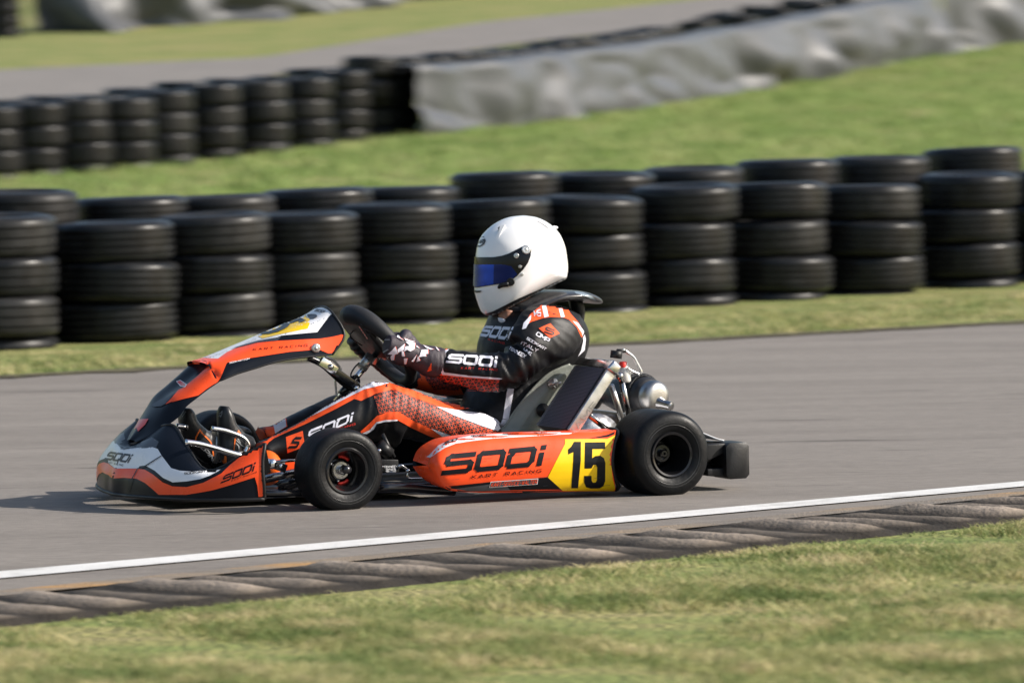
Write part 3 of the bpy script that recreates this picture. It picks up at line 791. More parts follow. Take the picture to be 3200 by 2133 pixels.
# stickers
P_stick = mat('red_sticker', (.75, .05, .03), .35, 0, .3)
pm.decal([L(A, (360, 900), (428, 897), (402, 940), (352, 988), (322, 975))], 7, 3)
pm.decal([L(A, (625, 628), (655, 618), (705, 650), (690, 672), (655, 664))], 1, 3, step=4)
pm.decal([L(A, (632, 631), (655, 624), (695, 650), (686, 665), (658, 658))], 7, 4, step=4)
fair = pm.build('front_fairing', [P_dark, P_wh, P_or, P_ye, P_bk, P_bk, P_sil, P_stick], kart, solid=0)
pm = PM()
for rr in (upr[0],): pm.tube(cr([Vector(p) for p in rr], 4), .004, 8)
pm.tube(cr([r[-1] for r in upr], 3), .003, 8); pm.tube(cr([r[0] for r in upr], 3), .003, 8)
pm.build('fairing_edge', P_blk, fair)
pm = PM(); c = K(H(1838, 690), -.130)
Mx = Matrix.Rotation(R(-8), 3, 'Z')
pm.lathe([(0, .0145), (-.004, .0135), (-.0055, .009), (-.004, .005), (-.008, .004), (-.008, .0001)], 24, 'Y', c + Vector((0, -.004, 0)), M=Mx)
pm.build('fairing_bolt', M_alu, fair)
pm = PM()
# dark duct floor under the hood tip
# ---------------- fairing bracket and steering column
pm = PM()
v0 = -.03
pm.tube([K(B(430, 50), v0), K(B(560, 110), v0), K(B(680, 215), v0), K(B(780, 300), v0), K(B(880, 350), v0)], .011, 8, smooth=3)
pm.build('bracket_arm', M_frm, kart)
pm = PM()
a = K(B(540, 75), -.06); b = K(B(900, 335), -.06); dd = (b - a).normalized(); nn = Vector((-dd.z, 0, dd.x)) * .013
q = [a - nn + Vector((0, -.003, 0)), b - nn + Vector((0, -.003, 0)), b - nn + Vector((0, .003, 0)), a - nn + Vector((0, .003, 0))]
pm.hexa(q + [p + nn * 2 for p in q], 0, .0012)
pm.build('bracket_plate', M_frm, kart)
pm = PM()
a2 = a.lerp(b, .02); b2 = a.lerp(b, .42)
q = [a2 - nn * 1.1 + Vector((0, -.006, 0)), b2 - nn * 1.1 + Vector((0, -.006, 0)), b2 - nn * 1.1 + Vector((0, -.003, 0)), a2 - nn * 1.1 + Vector((0, -.003, 0))]
pm.hexa(q + [p + nn * 2.2 for p in q], 0, .0008)
pm.build('bracket_clamp', M_chr, kart)
for q_ in ((648, 137), (888, 340)):
    pm = PM(); pm.ball(K(B(*q_), -.07), (.009, .006, .009)); pm.build('bracket_bolt', M_chr, kart)
pm = PM(); pm.tube([K(p, -.02) for p in L(B, (590, 45), (660, 70), (725, 140), (735, 180), (690, 250), (690, 330), (700, 420))], .004, 8, smooth=5); pm.build('brake_cable', M_hose, kart)
cb, ct_ = K(B(690, 470), 0), K(C(420, 610), 0)
pm = PM(); pm.tube([cb, ct_], .010, 16); pm.build('steering_column', M_chr, kart)
ax = (ct_ - cb).normalized()
pm = PM(); pm.tube([K(C(250, 790), 0), K(C(345, 660), 0)], .0165, 20); pm.tube([K(C(262, 770), 0), K(C(268, 760), 0)], .018, 20); pm.build('column_hub', M_alu, kart)
pm = PM(); pm.tube([K(B(780, 300), 0), K(B(900, 250), 0)], .016, 12); pm.ball(K(B(870, 320), -.02), .018); pm.tube([K(B(740, 400), -.01), K(B(840, 290), -.01)], .014, 12); pm.build('column_bush', M_frm, kart)

# steering wheel
wc = K(C(425, 598), 0.0)
e1 = (K(C(135, 225), 0) - K(C(735, 975), 0)).normalized(); e2 = Vector((0, 1, 0)); en = e2.cross(e1).normalized()
if en.x < 0: en = -en          # towards the driver
WRr = .144
sw = empty('steering_wheel', (0, 0, 0)); sw.parent = kart
pm = PM(); pts = []
for k in range(49):
    t = 2 * math.pi * k / 48; rr = WRr
    s_, c_ = math.sin(t), math.cos(t)
    pts.append(wc + e1 * c_ * rr * (1 if c_ > 0 else .92) + e2 * s_ * rr * .93 + en * (.012 * abs(s_)))
rad = []
rows = []
for i, p in enumerate(pts[:-1]):
    t = (pts[(i + 1) % 48] - pts[i - 1 if i else 47]).normalized(); x = t.cross(en).normalized(); c_ = math.cos(2 * math.pi * i / 48)
    rr = .0180 + .013 * max(0, c_) ** 1.5
    rows.append([p + (x * math.cos(2 * math.pi * k / 14) * rr + en * math.sin(2 * math.pi * k / 14) * rr * 1.05) for k in range(14)])
rows.append(rows[0]); pm.grid(rows, 0, True)
pm.build('wheel_grip', mat('suede_grip', (.014, .014, .016), .6, 0, 0, (500, .0006)), sw)
pm = PM()
for an in (0, 2.0, -2.0):
    p = wc + e1 * math.cos(an) * WRr + e2 * math.sin(an) * WRr * .93
    pm.tube([wc, p], [.012, .012], 8)
pm.lathe([(-.006, .001), (-.006, .04), (.004, .04), (.004, .001)], 24, 'Y', wc, M=Matrix([e1, en, e2]).transposed())
pm.build('wheel_spoke', M_alu, sw)
pm = PM()   # display / fairing pad inside the wheel
o1 = wc + e1 * .055 - en * .010
q = [o1 + e1 * a_ * .075 + e2 * b_ * .085 + en * c_ for c_ in (-.012, .012) for a_, b_ in ((-1, -1), (1, -1), (1, 1), (-1, 1))]
pm.hexa(q, 0, .008)
for i in range(7):
    x0 = 190 + i * 17; y0 = 335 + i * 60 * .42
    pm.decal([L(C, (x0, y0 - 18), (x0 + 14, y0 - 12), (x0 + 24, y0 + 12), (x0 + 8, y0 + 4))], 1, 2, step=4)
    if i % 2: pm.decal([L(C, (x0 + 32, y0 - 22), (x0 + 58, y0 - 12), (x0 + 56, y0 + 6), (x0 + 30, y0 - 4))], 2, 2, step=4)
pm.build('steering_display', [P_blk, P_stick, P_sil], sw)
pm = PM(); pm.tube([K(p, .03) for p in L(J, (180, 490), (90, 570), (90, 640), (180, 710), (290, 780))], .002, 6, smooth=5)
pm.tube([K(p, .0) for p in L(J, (240, 1080), (160, 1160), (100, 1260), (95, 1320), (130, 1390))], .0025, 6, smooth=5)
pm.build('display_cable', P_blk, sw)

# ---------------- side pod
def side_pod(parent, flip=False):
    SF = [(405, [(412, 560), (404, 575), (400, 600), (412, 630)]), (440, [(450, 470), (440, 510), (432, 600), (452, 690)]), (520, [(530, 402), (520, 455), (515, 600), (530, 760)]),
          (650, [(655, 350), (650, 400), (648, 600), (650, 815)]), (900, [(900, 322), (900, 370), (900, 600), (900, 830)]), (1300, [(1300, 305), (1300, 340), (1300, 590), (1300, 829)]),
          (1700, [(1700, 293), (1700, 320), (1690, 580), (1690, 822)]), (2000, [(1990, 280), (1990, 312), (1985, 570), (2000, 819)]), (2110, [(2128, 274), (2128, 300), (2088, 560), (2128, 819)])]
    rows = []
    for i, (x, q) in enumerate(SF):
        vv = [-.555, -.60, -.628, -.605] if i > 1 else ([-.56, -.565, -.57, -.565] if i == 0 else [-.557, -.585, -.60, -.585])
        r = [K(F(*p), v) for p, v in zip(q, vv)]
        a_ = r[0]; b_ = r[-1]
        r = [Vector((a_.x, a_.y + .12, a_.z - .005)), Vector((a_.x, a_.y + .05, a_.z + .002))] + r + [Vector((b_.x, b_.y + .05, b_.z - .004)), Vector((b_.x, b_.y + .12, b_.z))]
        rows.append(r)
    lf = loft(rows, 5, 4)
    pm = PM(); pm.grid(lf)
    tip = [p for p in lf[0]]; c_ = K(F(397, 597), -.572)
    pm.add(tip + [c_], [(i, i + 1, len(tip)) for i in range(len(tip) - 1)], 0)
    inner = [[r[0] for r in lf], [r[-1] for r in lf]]; pm.grid(inner, 3)
    return pm, rows
pm, prow = side_pod(kart)
FO = .00035
wb = L(F, (390, 520), (415, 505), (500, 415), (600, 366), (800, 322), (1200, 300), (1790, 288), (1700, 312), (1300, 335), (1000, 352), (800, 376), (660, 398), (560, 438), (480, 490), (425, 530))
pm.decal([wb], 1, 2, off=FO)
pm.decal([L(F, (540, 775), (560, 790), (600, 788), (970, 750), (1500, 706), (1645, 830), (1200, 850), (640, 850))], 3, 2, off=FO)
pm.decal([L(F, (640, 812), (980, 770), (1130, 790), (1160, 825), (800, 832))], 5, 3, off=FO)
pm.decal([L(F, (1662, 358), (2050, 356), (2122, 322), (2100, 480), (2088, 600), (2100, 720), (2130, 830), (1642, 830), (1505, 706), (1662, 402))], 2, 3, off=FO)
n1 = L(F, (1690, 452), (1722, 424), (1745, 382), (1808, 382), (1806, 560), (1782, 805), (1720, 805), (1738, 560), (1740, 476), (1692, 498))
n5 = L(F, (1846, 388), (2031, 386), (2031, 447), (1913, 448), (1911, 532), (1940, 512), (1985, 508), (2020, 532), (2033, 575), (2031, 740), (2015, 785), (1980, 806), (1900, 808), (1855, 795), (1838, 755), (1838, 692), (1905, 692), (1906, 735), (1918, 754), (1944, 752), (1956, 732), (1958, 615), (1946, 592), (1924, 592), (1906, 624), (1842, 626))
pm.decal([n1], 3, 5, off=FO, step=6); pm.decal([n5], 3, 5, off=FO, step=6)
logo(pm, 'SODi', L(F, (580, 496), (1496, 412), (530, 690), (1452, 600)), 3, .235, LOGO, 5, .14, 5, FO)
logo(pm, 'KART RACING', L(F, (812, 688), (1448, 632), (804, 718), (1438, 660)), 3, .17, GL, 5, .62, 4, FO)
pm.decal([L(F, (980, 745), (1416, 716), (1408, 770), (964, 800))], 1, 5, off=FO, step=6)
pm.decal([L(F, (984, 750), (1411, 721), (1404, 766), (970, 795))], 5, 6, off=FO, step=6)
logo(pm, 'KART-SERVICE-WALTER', L(F, (992, 754), (1408, 726), (976, 792), (1402, 762)), 0, .15, GL, 8, .3, 2.5, FO)
for t_, q in (('TEKNEEX', ((800, 327), (940, 318), (800, 338), (940, 328))), ('ARROWS', ((1090, 308), (1240, 303), (1090, 317), (1240, 312))), ('TILLETT', ((1380, 300), (1500, 297), (1380, 308), (1500, 304)))):
    logo(pm, t_, L(F, *q), 3, .24, GL, 4, .25, 3, FO)
logo(pm, 'SODi', L(F, (570, 378), (690, 342), (540, 412), (670, 370)), 3, .24, LOGO, 4, .12, 3, FO)
pm.decal([L(F, (1880, 352), (2050, 318), (2126, 290), (2128, 306), (2060, 336))], 3, 4, off=FO, step=4)
rsc = random.Random(3)
for k in range(16):
    x_ = rsc.uniform(560, 2050); y_ = rsc.choice([rsc.uniform(600, 800), rsc.uniform(380, 800)]); l_ = rsc.uniform(25, 110)
    pm.decal([L(F, (x_, y_), (x_ + l_, y_ - l_ * .08), (x_ + l_, y_ - l_ * .08 + 2.2), (x_, y_ + 2))], rsc.choice([3, 3, 4]), 7, off=FO, step=6)
pod = pm.build('side_pod', [P_or, P_wh, P_ye, P_bk, P_sil, P_gr], kart)
pm = PM(); pm.tube([Vector(p) for p in [prow[-1][1]] + [K(p_, v_) for p_, v_ in zip(L(F, (2150, 290), (2118, 400), (2098, 560), (2118, 700), (2155, 790), (2130, 822)), (-.59, -.61, -.625, -.615, -.605, -.59))]], .0065, 10, smooth=4)
pm.build('pod_edge', P_blk, pod)
# far pod (plain, mirrored)
pm, prow2 = side_pod(kart); pm.v = [(x, -y, z) for x, y, z in pm.v]; pm.f = [f[::-1] for f in pm.f]
pm.build('side_pod', [P_or, P_or, P_ye, P_bk], kart)

# ---------------- chassis
pm = PM(); zc = .045
def T3(*p): return [Vector(q) for q in p]
for s in (-1, 1):
    pm.tube(T3((-.36, s * .20, zc), (-.1, s * .24, zc), (.25, s * .33, zc), (.55, s * .36, zc), (.95, s * .34, zc), (RX + .14, s * .33, zc + .03)), .015, 12, smooth=4)
    pm.tube(T3((-.10, s * .24, zc + .01), (-.01, s * .33, zc + .05), (.0, s * .40, .10)), .015, 12, smooth=3)
    pm.tube(T3((.30, s * .34, zc), (.36, s * .50, zc + .01), (.44, s * .56, zc + .01), (.76, s * .56, zc + .01), (.85, s * .46, zc), (.88, s * .34, zc)), .010, 10, smooth=4)
    pm.tube(T3((-.34, s * .22, zc), (-.42, s * .21, .06), (-.52, s * .19, .06)), .009, 8)
pm.tube(T3((-.36, -.20, zc), (-.36, .20, zc)), .015, 12); pm.tube(T3((.0, -.40, zc + .01), (.0, .40, zc + .01)), .015, 12)
pm.tube(T3((.72, -.35, zc), (.72, .35, zc)), .014, 12); pm.tube(T3((RX + .13, -.33, zc + .03), (RX + .13, .33, zc + .03)), .014, 12)
pm.build('chassis_frame', M_frm, kart)
pm = PM(); pm.hexa(T3((-.42, -.22, .026), (.38, -.33, .026), (.38, .33, .026), (-.42, .22, .026), (-.42, -.22, .030), (.38, -.33, .030), (.38, .33, .030), (-.42, .22, .030)), 0)
pm.build('floor_tray', P_blk, kart)
pm = PM()
pm.tube([K(p, -.50) for p in L(B, (30, 1325), (200, 1325), (360, 1320))], .008, 10)
pm.build('side_bar', M_frm, kart); pm = PM()
pm.tube([K(p, -.46) for p in L(B, (1100, 1280), (1400, 1275), (1560, 1290), (1809, 1310))], .014, 12, smooth=3)
pm.build('side_bar', M_frm, kart)
# kingpin, stub axle, tie rods
for s in (-1, 1):
    pm = PM(); pm.tube(T3((.0, s * .41, .05), (.0, s * .41, .16)), .014, 12); pm.tube(T3((0, s * .41, RF), (0, s * .54, RF)), .0125, 12)
    pm.box((.0, s * .40, .06), (.05, .03, .012)); pm.box((.0, s * .40, .155), (.05, .03, .012)); pm.build('kingpin', M_frm, kart)
pm = PM(); pm.tube([K(B(0, 1030), -.42), K(B(100, 1050), -.42)], .013, 12); pm.ball(K(B(95, 1052), -.43), (.016, .012, .016)); pm.build('rod_end', M_chr, kart)
pm = PM(); a = K(B(90, 1050), -.43); b = K(B(225, 1100), -.43); pm.box((a + b) / 2, ((b - a).length, .006, .026), 0, Matrix.Rotation(-math.atan2(b.z - a.z, b.x - a.x), 3, 'Y'), .002)
pm.build('steering_arm', M_frm, kart)
pm = PM(); pm.ball(K(B(176, 1073), -.437), (.007, .005, .007)); pm.build('arm_bolt', M_chr, kart)
pm = PM(); pm.tube([K(B(120, 1030), -.40), K(B(340, 1015), -.40)], .005, 10); pm.tube([K(B(30, 1185), -.40), K(B(330, 1120), -.40)], .010, 10, 0); pm.build('tie_rod', M_stl, kart)
pm = PM(); pm.tube([K(B(20, 1195), -.38), K(B(320, 1130), -.36)], .013, 10); pm.tube([K(B(150, 1240), -.42), K(B(340, 1200), -.42)], .008, 8); pm.build('front_crossmember', M_frm, kart)
M_tank = mat('orange_tank', (.85, .13, .01), .4, 0, .2)
pm = PM(); pm.ball(K(B(40, 1090), -.20), (.045, .07, .055), n=16); pm.build('fuel_tank', M_tank, kart)
pm = PM(); a = K(B(285, 1075), -.3); pm.box(a, (.05, .004, .04), 0, None, .001); pm.build('brake_reservoir', P_or, kart)
# chrome bumper bars in the nose
for pts, r_, v_ in ((L(I, (205, 945), (420, 975), (700, 1050), (900, 1110), (1110, 1165)), .0095, -.30), (L(I, (640, 722), (790, 745), (900, 775), (1100, 850), (1200, 930), (1225, 1020), (1180, 1110)), .0085, -.195), (L(I, (60, 680), (200, 705)), .0085, .02)):
    pm = PM(); pm.tube([K(p, v_) for p in pts], r_, 14, smooth=5); pm.build('pedal_bar', M_chr, kart)
pm = PM(); pm.tube([K(I(190, 705), .02), K(I(240, 712), .02)], .0085, 14); pm.build('bar_cap', P_blk, kart)
# pedals
for v_, p0, p1 in ((-.10, (700, 1290), (735, 740)), (.12, (250, 1150), (200, 560))):
    pm = PM(); pm.tube([K(I(*p0), v_), K(I(*p1), v_)], .007, 8); pm.box(K(I(p1[0] - 30, p1[1] + 40), v_), (.010, .05, .02), 0, None, .003); pm.build('pedal', M_alu, kart)

# caliper / plate behind front wheel
pm = PM(); q = [K(p, -.34) for p in L(B, (1115, 1130), (1290, 1130), (1280, 1012), (1110, 1012))]
pm.hexa([q[0], q[1], q[1] + Vector((0, .03, 0)), q[0] + Vector((0, .03, 0)), q[3], q[2], q[2] + Vector((0, .03, 0)), q[3] + Vector((0, .03, 0))], 0, .002)
logo(pm, 'TEKNEEX', L(B, (1145, 1070), (1270, 1066), (1145, 1088), (1270, 1086)), 1, .2, GL, 3, .2, 3)
for k in range(4): pm.decal([L(B, (1160 + 8 * (k % 2), 1097 + k * 9), (1258 - 6 * (k % 2), 1095 + k * 9), (1258, 1099 + k * 9), (1160, 1101 + k * 9))], 1, 3, step=4)
pm.ball(K(B(1293, 1075), -.345), (.006, .004, .006), 2); pm.ball(K(B(1130, 1080), -.345), (.004, .004, .004), 2)
pm.build('brake_master_cylinder', [P_blk, P_wh, M_chr], kart)
pm = PM(); pm.tube([K(p, -.36) for p in L(B, (1300, 1060), (1370, 1110), (1365, 1170), (1400, 1190), (1580, 1185))], .0035, 8, smooth=4); pm.ball(K(B(1372, 1118), -.36), .007); pm.build('brake_line', M_chr, kart)
pm = PM(); pm.tube([K(B(1100, 870), -.3), K(B(1200, 960), -.3)], .02, 10); pm.tube([K(B(1130, 770), -.28), K(B(1240, 990), -.28)], .007, 8); pm.ball(K(B(1100, 928), -.33), .007, 1); pm.build('steering_support', [P_blk, M_chr], kart)

# ---------------- seat
pm = PM()
so_ = [  # outer wall outline stations: lower -> top, near side (front edge px, back x extent)
 L(E, (-60, 850), (250, 850), (560, 860)), L(E, (70, 785), (300, 800), (580, 800)), L(E, (165, 650), (360, 680), (640, 700)), L(E, (300, 478), (460, 520), (720, 560)), L(E, (440, 340), (560, 400), (800, 420)), L(E, (545, 282), (640, 320), (850, 330)), L(E, (640, 245), (720, 262), (880, 270))]
rows = []
for i, s in enumerate(so_):
    v0_ = -.205
    a_, b_, c_ = K(s[0], -.20), K(s[1], -.215), K(s[2], -.17)
    r = [a_ + Vector((0, .004, 0)), a_, b_, c_]
    back = Vector((c_.x + .03, 0, c_.z))
    rows.append(r + [Vector((back.x, -.09, back.z)), Vector((back.x + .005, 0, back.z))] + [Vector((back.x, .09, back.z))] + [Vector((p.x, -p.y, p.z)) for p in r[::-1]])
pm.grid(loft(rows, 4, 4))
seat = pm.build('seat', M_seat, kart, solid=.005)
pm = PM(); a_ = [r[0] for r in rows]; pm.tube(a_, .0045, 8, smooth=4); pm.tube([Vector((p.x, -p.y, p.z)) for p in a_], .0045, 8, smooth=4); pm.build('seat_rim', M_seat, seat)
pm = PM()
for p, r_ in (((490, 405), .017), ((400, 635), .022)):
    c_ = K(E(*p), -.222); pm.lathe([(0, r_), (-.004, r_), (-.005, .008), (-.012, .007), (-.012, .0001)], 20, 'Y', c_, 0 if p[0] == 490 else 1)
pm.tube([K(E(505, 405), -.235), K(E(560, 400), -.25)], .004, 8, 0)
pm.build('seat_bolt', [M_alu, P_blk], seat)

# ---------------- radiator
vn, vf = -.475, -.265
tr, br_ = K(E(942, 283), vn), K(E(606, 800), vn)
th = K(E(1012, 335), vn) - tr; th = Vector((th.x, 0, th.z))
tl = Vector((tr.x, vf, tr.z)); bl = Vector((br_.x, vf, br_.z))
pm = PM(); d = Vector((0, .004, 0))
pm.hexa([br_ + d, bl - d, bl - d + th, br_ + d + th, tr + d, tl - d, tl - d + th, tr + d + th], 0, .001)
ax_ = (tr - br_).normalized(); fn_ = Vector((-ax_.z, 0, ax_.x)); fn_ = fn_ if fn_.x < 0 else -fn_
for k in range(46):
    p = br_.lerp(tr, (k + .5) / 46) + fn_ * .001; q = Vector((p.x, vf + .006, p.z))
    p = p + Vector((0, .006, 0)); w_ = ax_ * .0016
    pm.add([p - w_, q - w_, q + w_ * .2 + fn_ * .0032, p + w_ * .2 + fn_ * .0032, p + w_, q + w_], [(0, 1, 2, 3), (3, 2, 5, 4)], 1)
pm.build('radiator_core', [mat('radiator_void', (.03, .032, .04), .5), M_core], kart, smooth=False)
pm = PM()
o_ = Vector((0, -.014, 0)); pm.hexa([br_ + o_, br_, br_ + th, br_ + o_ + th, tr + o_, tr, tr + th, tr + o_ + th], 0, .003)
logo(pm, 'IAME', [E(648, 800), E(838, 560), E(690, 820), E(880, 582)], 1, .14, GL, 2, .3, 3)
pm.build('radiator_side_tank', [M_alu, mat('engraved_aluminium', (.34, .34, .33), .45, .8)], kart)
pm = PM(); o2 = Vector((0, .014, 0)); pm.hexa([bl, bl + o2, bl + o2 + th, bl + th, tl, tl + o2, tl + o2 + th, tl + th], 0, .003); pm.build('radiator_side_tank', M_alu, kart)
pm = PM(); u_ = ax_ * .036; e_ = Vector((0, -.022, 0)); g_ = fn_ * .006
pm.hexa([tr + e_ + g_, tl - e_ + g_, tl - e_ + th * 1.1, tr + e_ + th * 1.1, tr + e_ * .9 + u_ + g_ - fn_ * .006, tl - e_ * .9 + u_ - fn_ * .002, tl - e_ * .9 + u_ * .9 + th, tr + e_ * .9 + u_ * .9 + th], 0, .006)
pm.build('radiator_top_tank', mat('polished_aluminium', (.55, .55, .57), .16, 1, 0, None, .5, (30, .1)), kart)
pm = PM(); pm.tube([K(E(1030, 190), -.38), K(E(1038, 125), -.38)], .019, 14); pm.tube([K(E(1040, 125), -.38), K(E(1115, 128), -.38)], .006, 8); pm.build('radiator_cap', P_blk, kart)
pm = PM(); pm.tube([K(p, -.38) for p in L(E, (1090, 118), (1130, 140), (1180, 180), (1215, 240), (1245, 300), (1240, 318))], .005, 10, smooth=5)
pm.tube([K(p, -.38) for p in L(E, (1130, 270), (1170, 300), (1235, 325))], .004, 8, smooth=4); pm.build('overflow_hose', M_hose, kart)
pm = PM(); pm.lathe([(-.028, .001), (-.028, .014), (-.022, .018), (.015, .018), (.024, .010), (.03, .009), (.03, .001)], 20, 'Z', K(E(1110, 320), -.36)); bt_ = pm.build('overflow_bottle', M_bot, kart)
pm = PM(); pm.lathe([(-.010, .012), (.006, .012), (.008, .010), (.008, .0001)], 16, 'Z', K(E(1092, 240), -.36)); pm.build('bottle_cap', mat('red_plastic', (.7, .03, .02), .4), bt_)
pm = PM(); pm.tube([K(E(1058, 330), -.45), K(E(1082, 400), -.45)], .010, 12); pm.ball(K(E(1062, 345), -.45), .013); pm.build('rod_joint', M_stl, kart)
for p0, p1, r_, m_, v_ in (((990, 420), (1092, 745), .0095, M_alu, -.34), ((1082, 395), (1148, 720), .0095, M_stl, -.45), ((800, 675), (965, 808), .0095, M_stl, -.44), ((965, 400), (1075, 700), .004, M_stl, -.3)):
    pm = PM(); pm.tube([K(E(*p0), v_), K(E(*p1), v_ + .03)], r_, 12); pm.build('radiator_stay', m_, kart)

# ---------------- engine, axle, exhaust
pm = PM(); pm.tube(T3((RX, -.52, RR), (RX, .52, RR)), .020, 16); pm.build('rear_axle', M_stl, kart)
pm = PM(); pm.lathe([(-.003, .03), (-.003, .095), (.003, .095), (.003, .03)], 40, 'Y', (RX, -.16, RR)); pm.build('brake_disc', M_stl, kart)
pm = PM(); pm.box((.78, .34, .13), (.16, .14, .13), 0, None, .01)
for k in range(7): pm.box((.76, .34, .205 + k * .010), (.12, .12, .004), 1)
pm.box((.76, .34, .28), (.11, .11, .03), 1, None, .006); pm.build('engine', [P_blk, M_alu], kart)
P1, P2 = K(E(900, 490), .30), K(E(1335, 515), .03)
exd = (P2 - P1).normalized(); Lx = (P2 - P1).length
ez = Vector((0, 0, 1)); ey = exd; ex_ = ey.cross(ez).normalized(); ez = ex_.cross(ey).normalized()
MX = Matrix((ex_, ey, ez)).transposed()
pm = PM(); pm.lathe([(0, .02), (.01, .03), (.10, .054), (.14, .061), (Lx - .02, .061), (Lx - .004, .056), (Lx, .050)], 40, 'Y', P1, M=MX)
pm.build('exhaust_silencer', M_exh, kart)
pm = PM(); pm.lathe([(Lx - .006, .051), (Lx + .018, .0515), (Lx + .030, .048), (Lx + .038, .038), (Lx + .041, .026), (Lx + .040, .0001)], 48, 'Y', P1, M=MX)
pm.build('silencer_cap', mat('brushed_steel', (.38, .375, .37), .32, 1, 0, (200, .0004), .5, (12, .2)), kart, angle=40)
po = P1 + exd * (Lx + .034) + Vector((.006, 0, -.022)); pd = (exd + Vector((.35, -.25, -.25))).normalized()
pm = PM(); pm.tube([po, po + pd * .02, po + pd * .05], [.021, .0155, .0145], 20, cap=False); pm.tube([po + pd * .05, po + pd * .052, po + pd * .02], [.0145, .0115, .0115], 20, cap=False)
pm.build('exhaust_outlet', M_stl, kart)
pm = PM(); pm.lathe([(0, .0116), (.001, .0001)], 16, 'Y', po + pd * .03, M=Matrix((pd.orthogonal().normalized(), pd, pd.cross(pd.orthogonal()).normalized())).transposed()); pm.build('exhaust_bore', mat('bore_black', (.002, .002, .002), .9), kart)  # near-black disc closing the outlet pipe
pm = PM()
for base in (Lx - .075, Lx - .045):
    for k in range(88):
        a = 2 * math.pi * k / 88; rr = .0655
        if math.sin(a) < -.6: continue
        c_ = P1 + MX @ Vector((rr * math.cos(a), base, rr * math.sin(a)))
        rad_ = (MX @ Vector((math.cos(a), 0, math.sin(a))))
        ring = [c_ + rad_ * (.0055 * math.cos(t)) + exd * (.0075 * math.sin(t)) for t in np.linspace(0, 2 * math.pi, 9)]
        pm.tube(ring, .0013, 5, cap=False)
pm.build('exhaust_spring', M_spr, kart)
pm = PM(); pm.tube([P1, P1 + Vector((-.08, .03, -.06)), Vector((.80, .36, .22)), Vector((.76, .34, .24))], .022, 14, smooth=4); pm.build('exhaust_header', M_exh, kart)
pm = PM(); pm.ball(K(E(990, 750), -.05), (.045, .05, .03), n=14); pm.build('clutch_cover', mat('bronze', (.12, .08, .05), .35, .8), kart)

# ---------------- rear bumper
rb = empty('rear_bumper', (0, 0, 0)); rb.parent = kart
x0 = K(E(1985, 1080), -.665).x; x1 = K(E(2180, 1080), -.665).x; zt = K(E(2080, 915), -.665).z; zb_ = K(E(2080, 1225), -.665).z
xi = K(E(1790, 1000), -.62).x
print('bumper', x0, x1, zb_, zt, xi, RX)
rows = []
def bsec(v, xa, xb, za, zb__, rnd=.012):
    r = rnd
    return [Vector((xa, v, za + r)), Vector((xa + r, v, za)), Vector((xb - r, v, za)), Vector((xb, v, za + r)), Vector((xb, v, zb__ - r)), Vector((xb - r, v, zb__)), Vector((xa + r, v, zb__)), Vector((xa, v, zb__ - r))]
sec = [(-.668, .010, .012), (-.662, .0, .0), (-.56, 0, 0), (-.50, .01, .006), (-.3, .02, .01), (.0, .025, .012), (.3, .02, .01), (.5, .01, .006), (.56, 0, 0), (.662, 0, 0), (.668, .01, .012)]
for v_, dx, dz in sec: rows.append(bsec(v_, x0 + dx, x1 - dx, zb_ + dz, zt - dz))
pm = PM(); pm.grid(rows, 0, True, True); pm.build('bumper_beam', P_blk, rb, angle=50)
pm = PM()
pm.hexa(T3((xi, -.64, zb_ + .012), (x0 + .01, -.64, zb_ + .004), (x0 + .01, -.50, zb_ + .004), (xi, -.50, zb_ + .012), (xi, -.64, zb_ + .034), (x0 + .01, -.64, zb_ + .034), (x0 + .01, -.50, zb_ + .034), (xi, -.50, zb_ + .034)), 0, .004)
pm.hexa(T3((xi, -.64, zt - .055), (x0 + .01, -.64, zt - .03), (x0 + .01, -.50, zt - .03), (xi, -.50, zt - .055), (xi, -.64, zt - .002), (x0 + .01, -.64, zt - .002), (x0 + .01, -.50, zt - .002), (xi, -.50, zt - .002)), 0, .004)
pm.box(((xi + x0) / 2, -.52, (zb_ + zt) / 2), (x0 - xi, .02, zt - zb_ - .03)); pm.build('bumper_bracket', P_blk, rb)
pm = PM(); pm.tube(T3((xi - .02, -.57, (zb_ + zt) / 2 - .005), (x0, -.57, (zb_ + zt) / 2 - .02)), .010, 10); pm.tube(T3((RX + .1, .3, .09), (x0, .3, .12)), .012); pm.tube(T3((RX + .1, -.3, .09), (x0, -.3, .12)), .012); pm.build('bumper_tube', M_frm, rb)
pm = PM()
rows = [[Vector((xi - .03, v_, zt + .050 + h_)) for v_, h_ in ((-.56, 0), (-.4, .01), (0, .016), (.4, .01), (.6, 0))], [Vector((x0 - .01, v_, zt + .012 + h_)) for v_, h_ in ((-.60, 0), (-.4, .01), (0, .014), (.4, .01), (.6, 0))], [Vector((x1 - .06, v_, zt + .003)) for v_ in (-.61, -.4, 0, .4, .6)]]
pm.grid(loft(rows, 3, 5), lambda i, j: 1 if j > 14 else 0); pm.build('bumper_plate', [P_wh, P_or], rb, solid=.004)
# ================================================================== driver
ORG = Vector((.75, -.02, .06))
pk = KO + KROT @ ORG
person = empty('person', pk, YAW)
tag(person, 'driver in black and orange race suit and white helmet gripping the wheel of the kart', 'person')

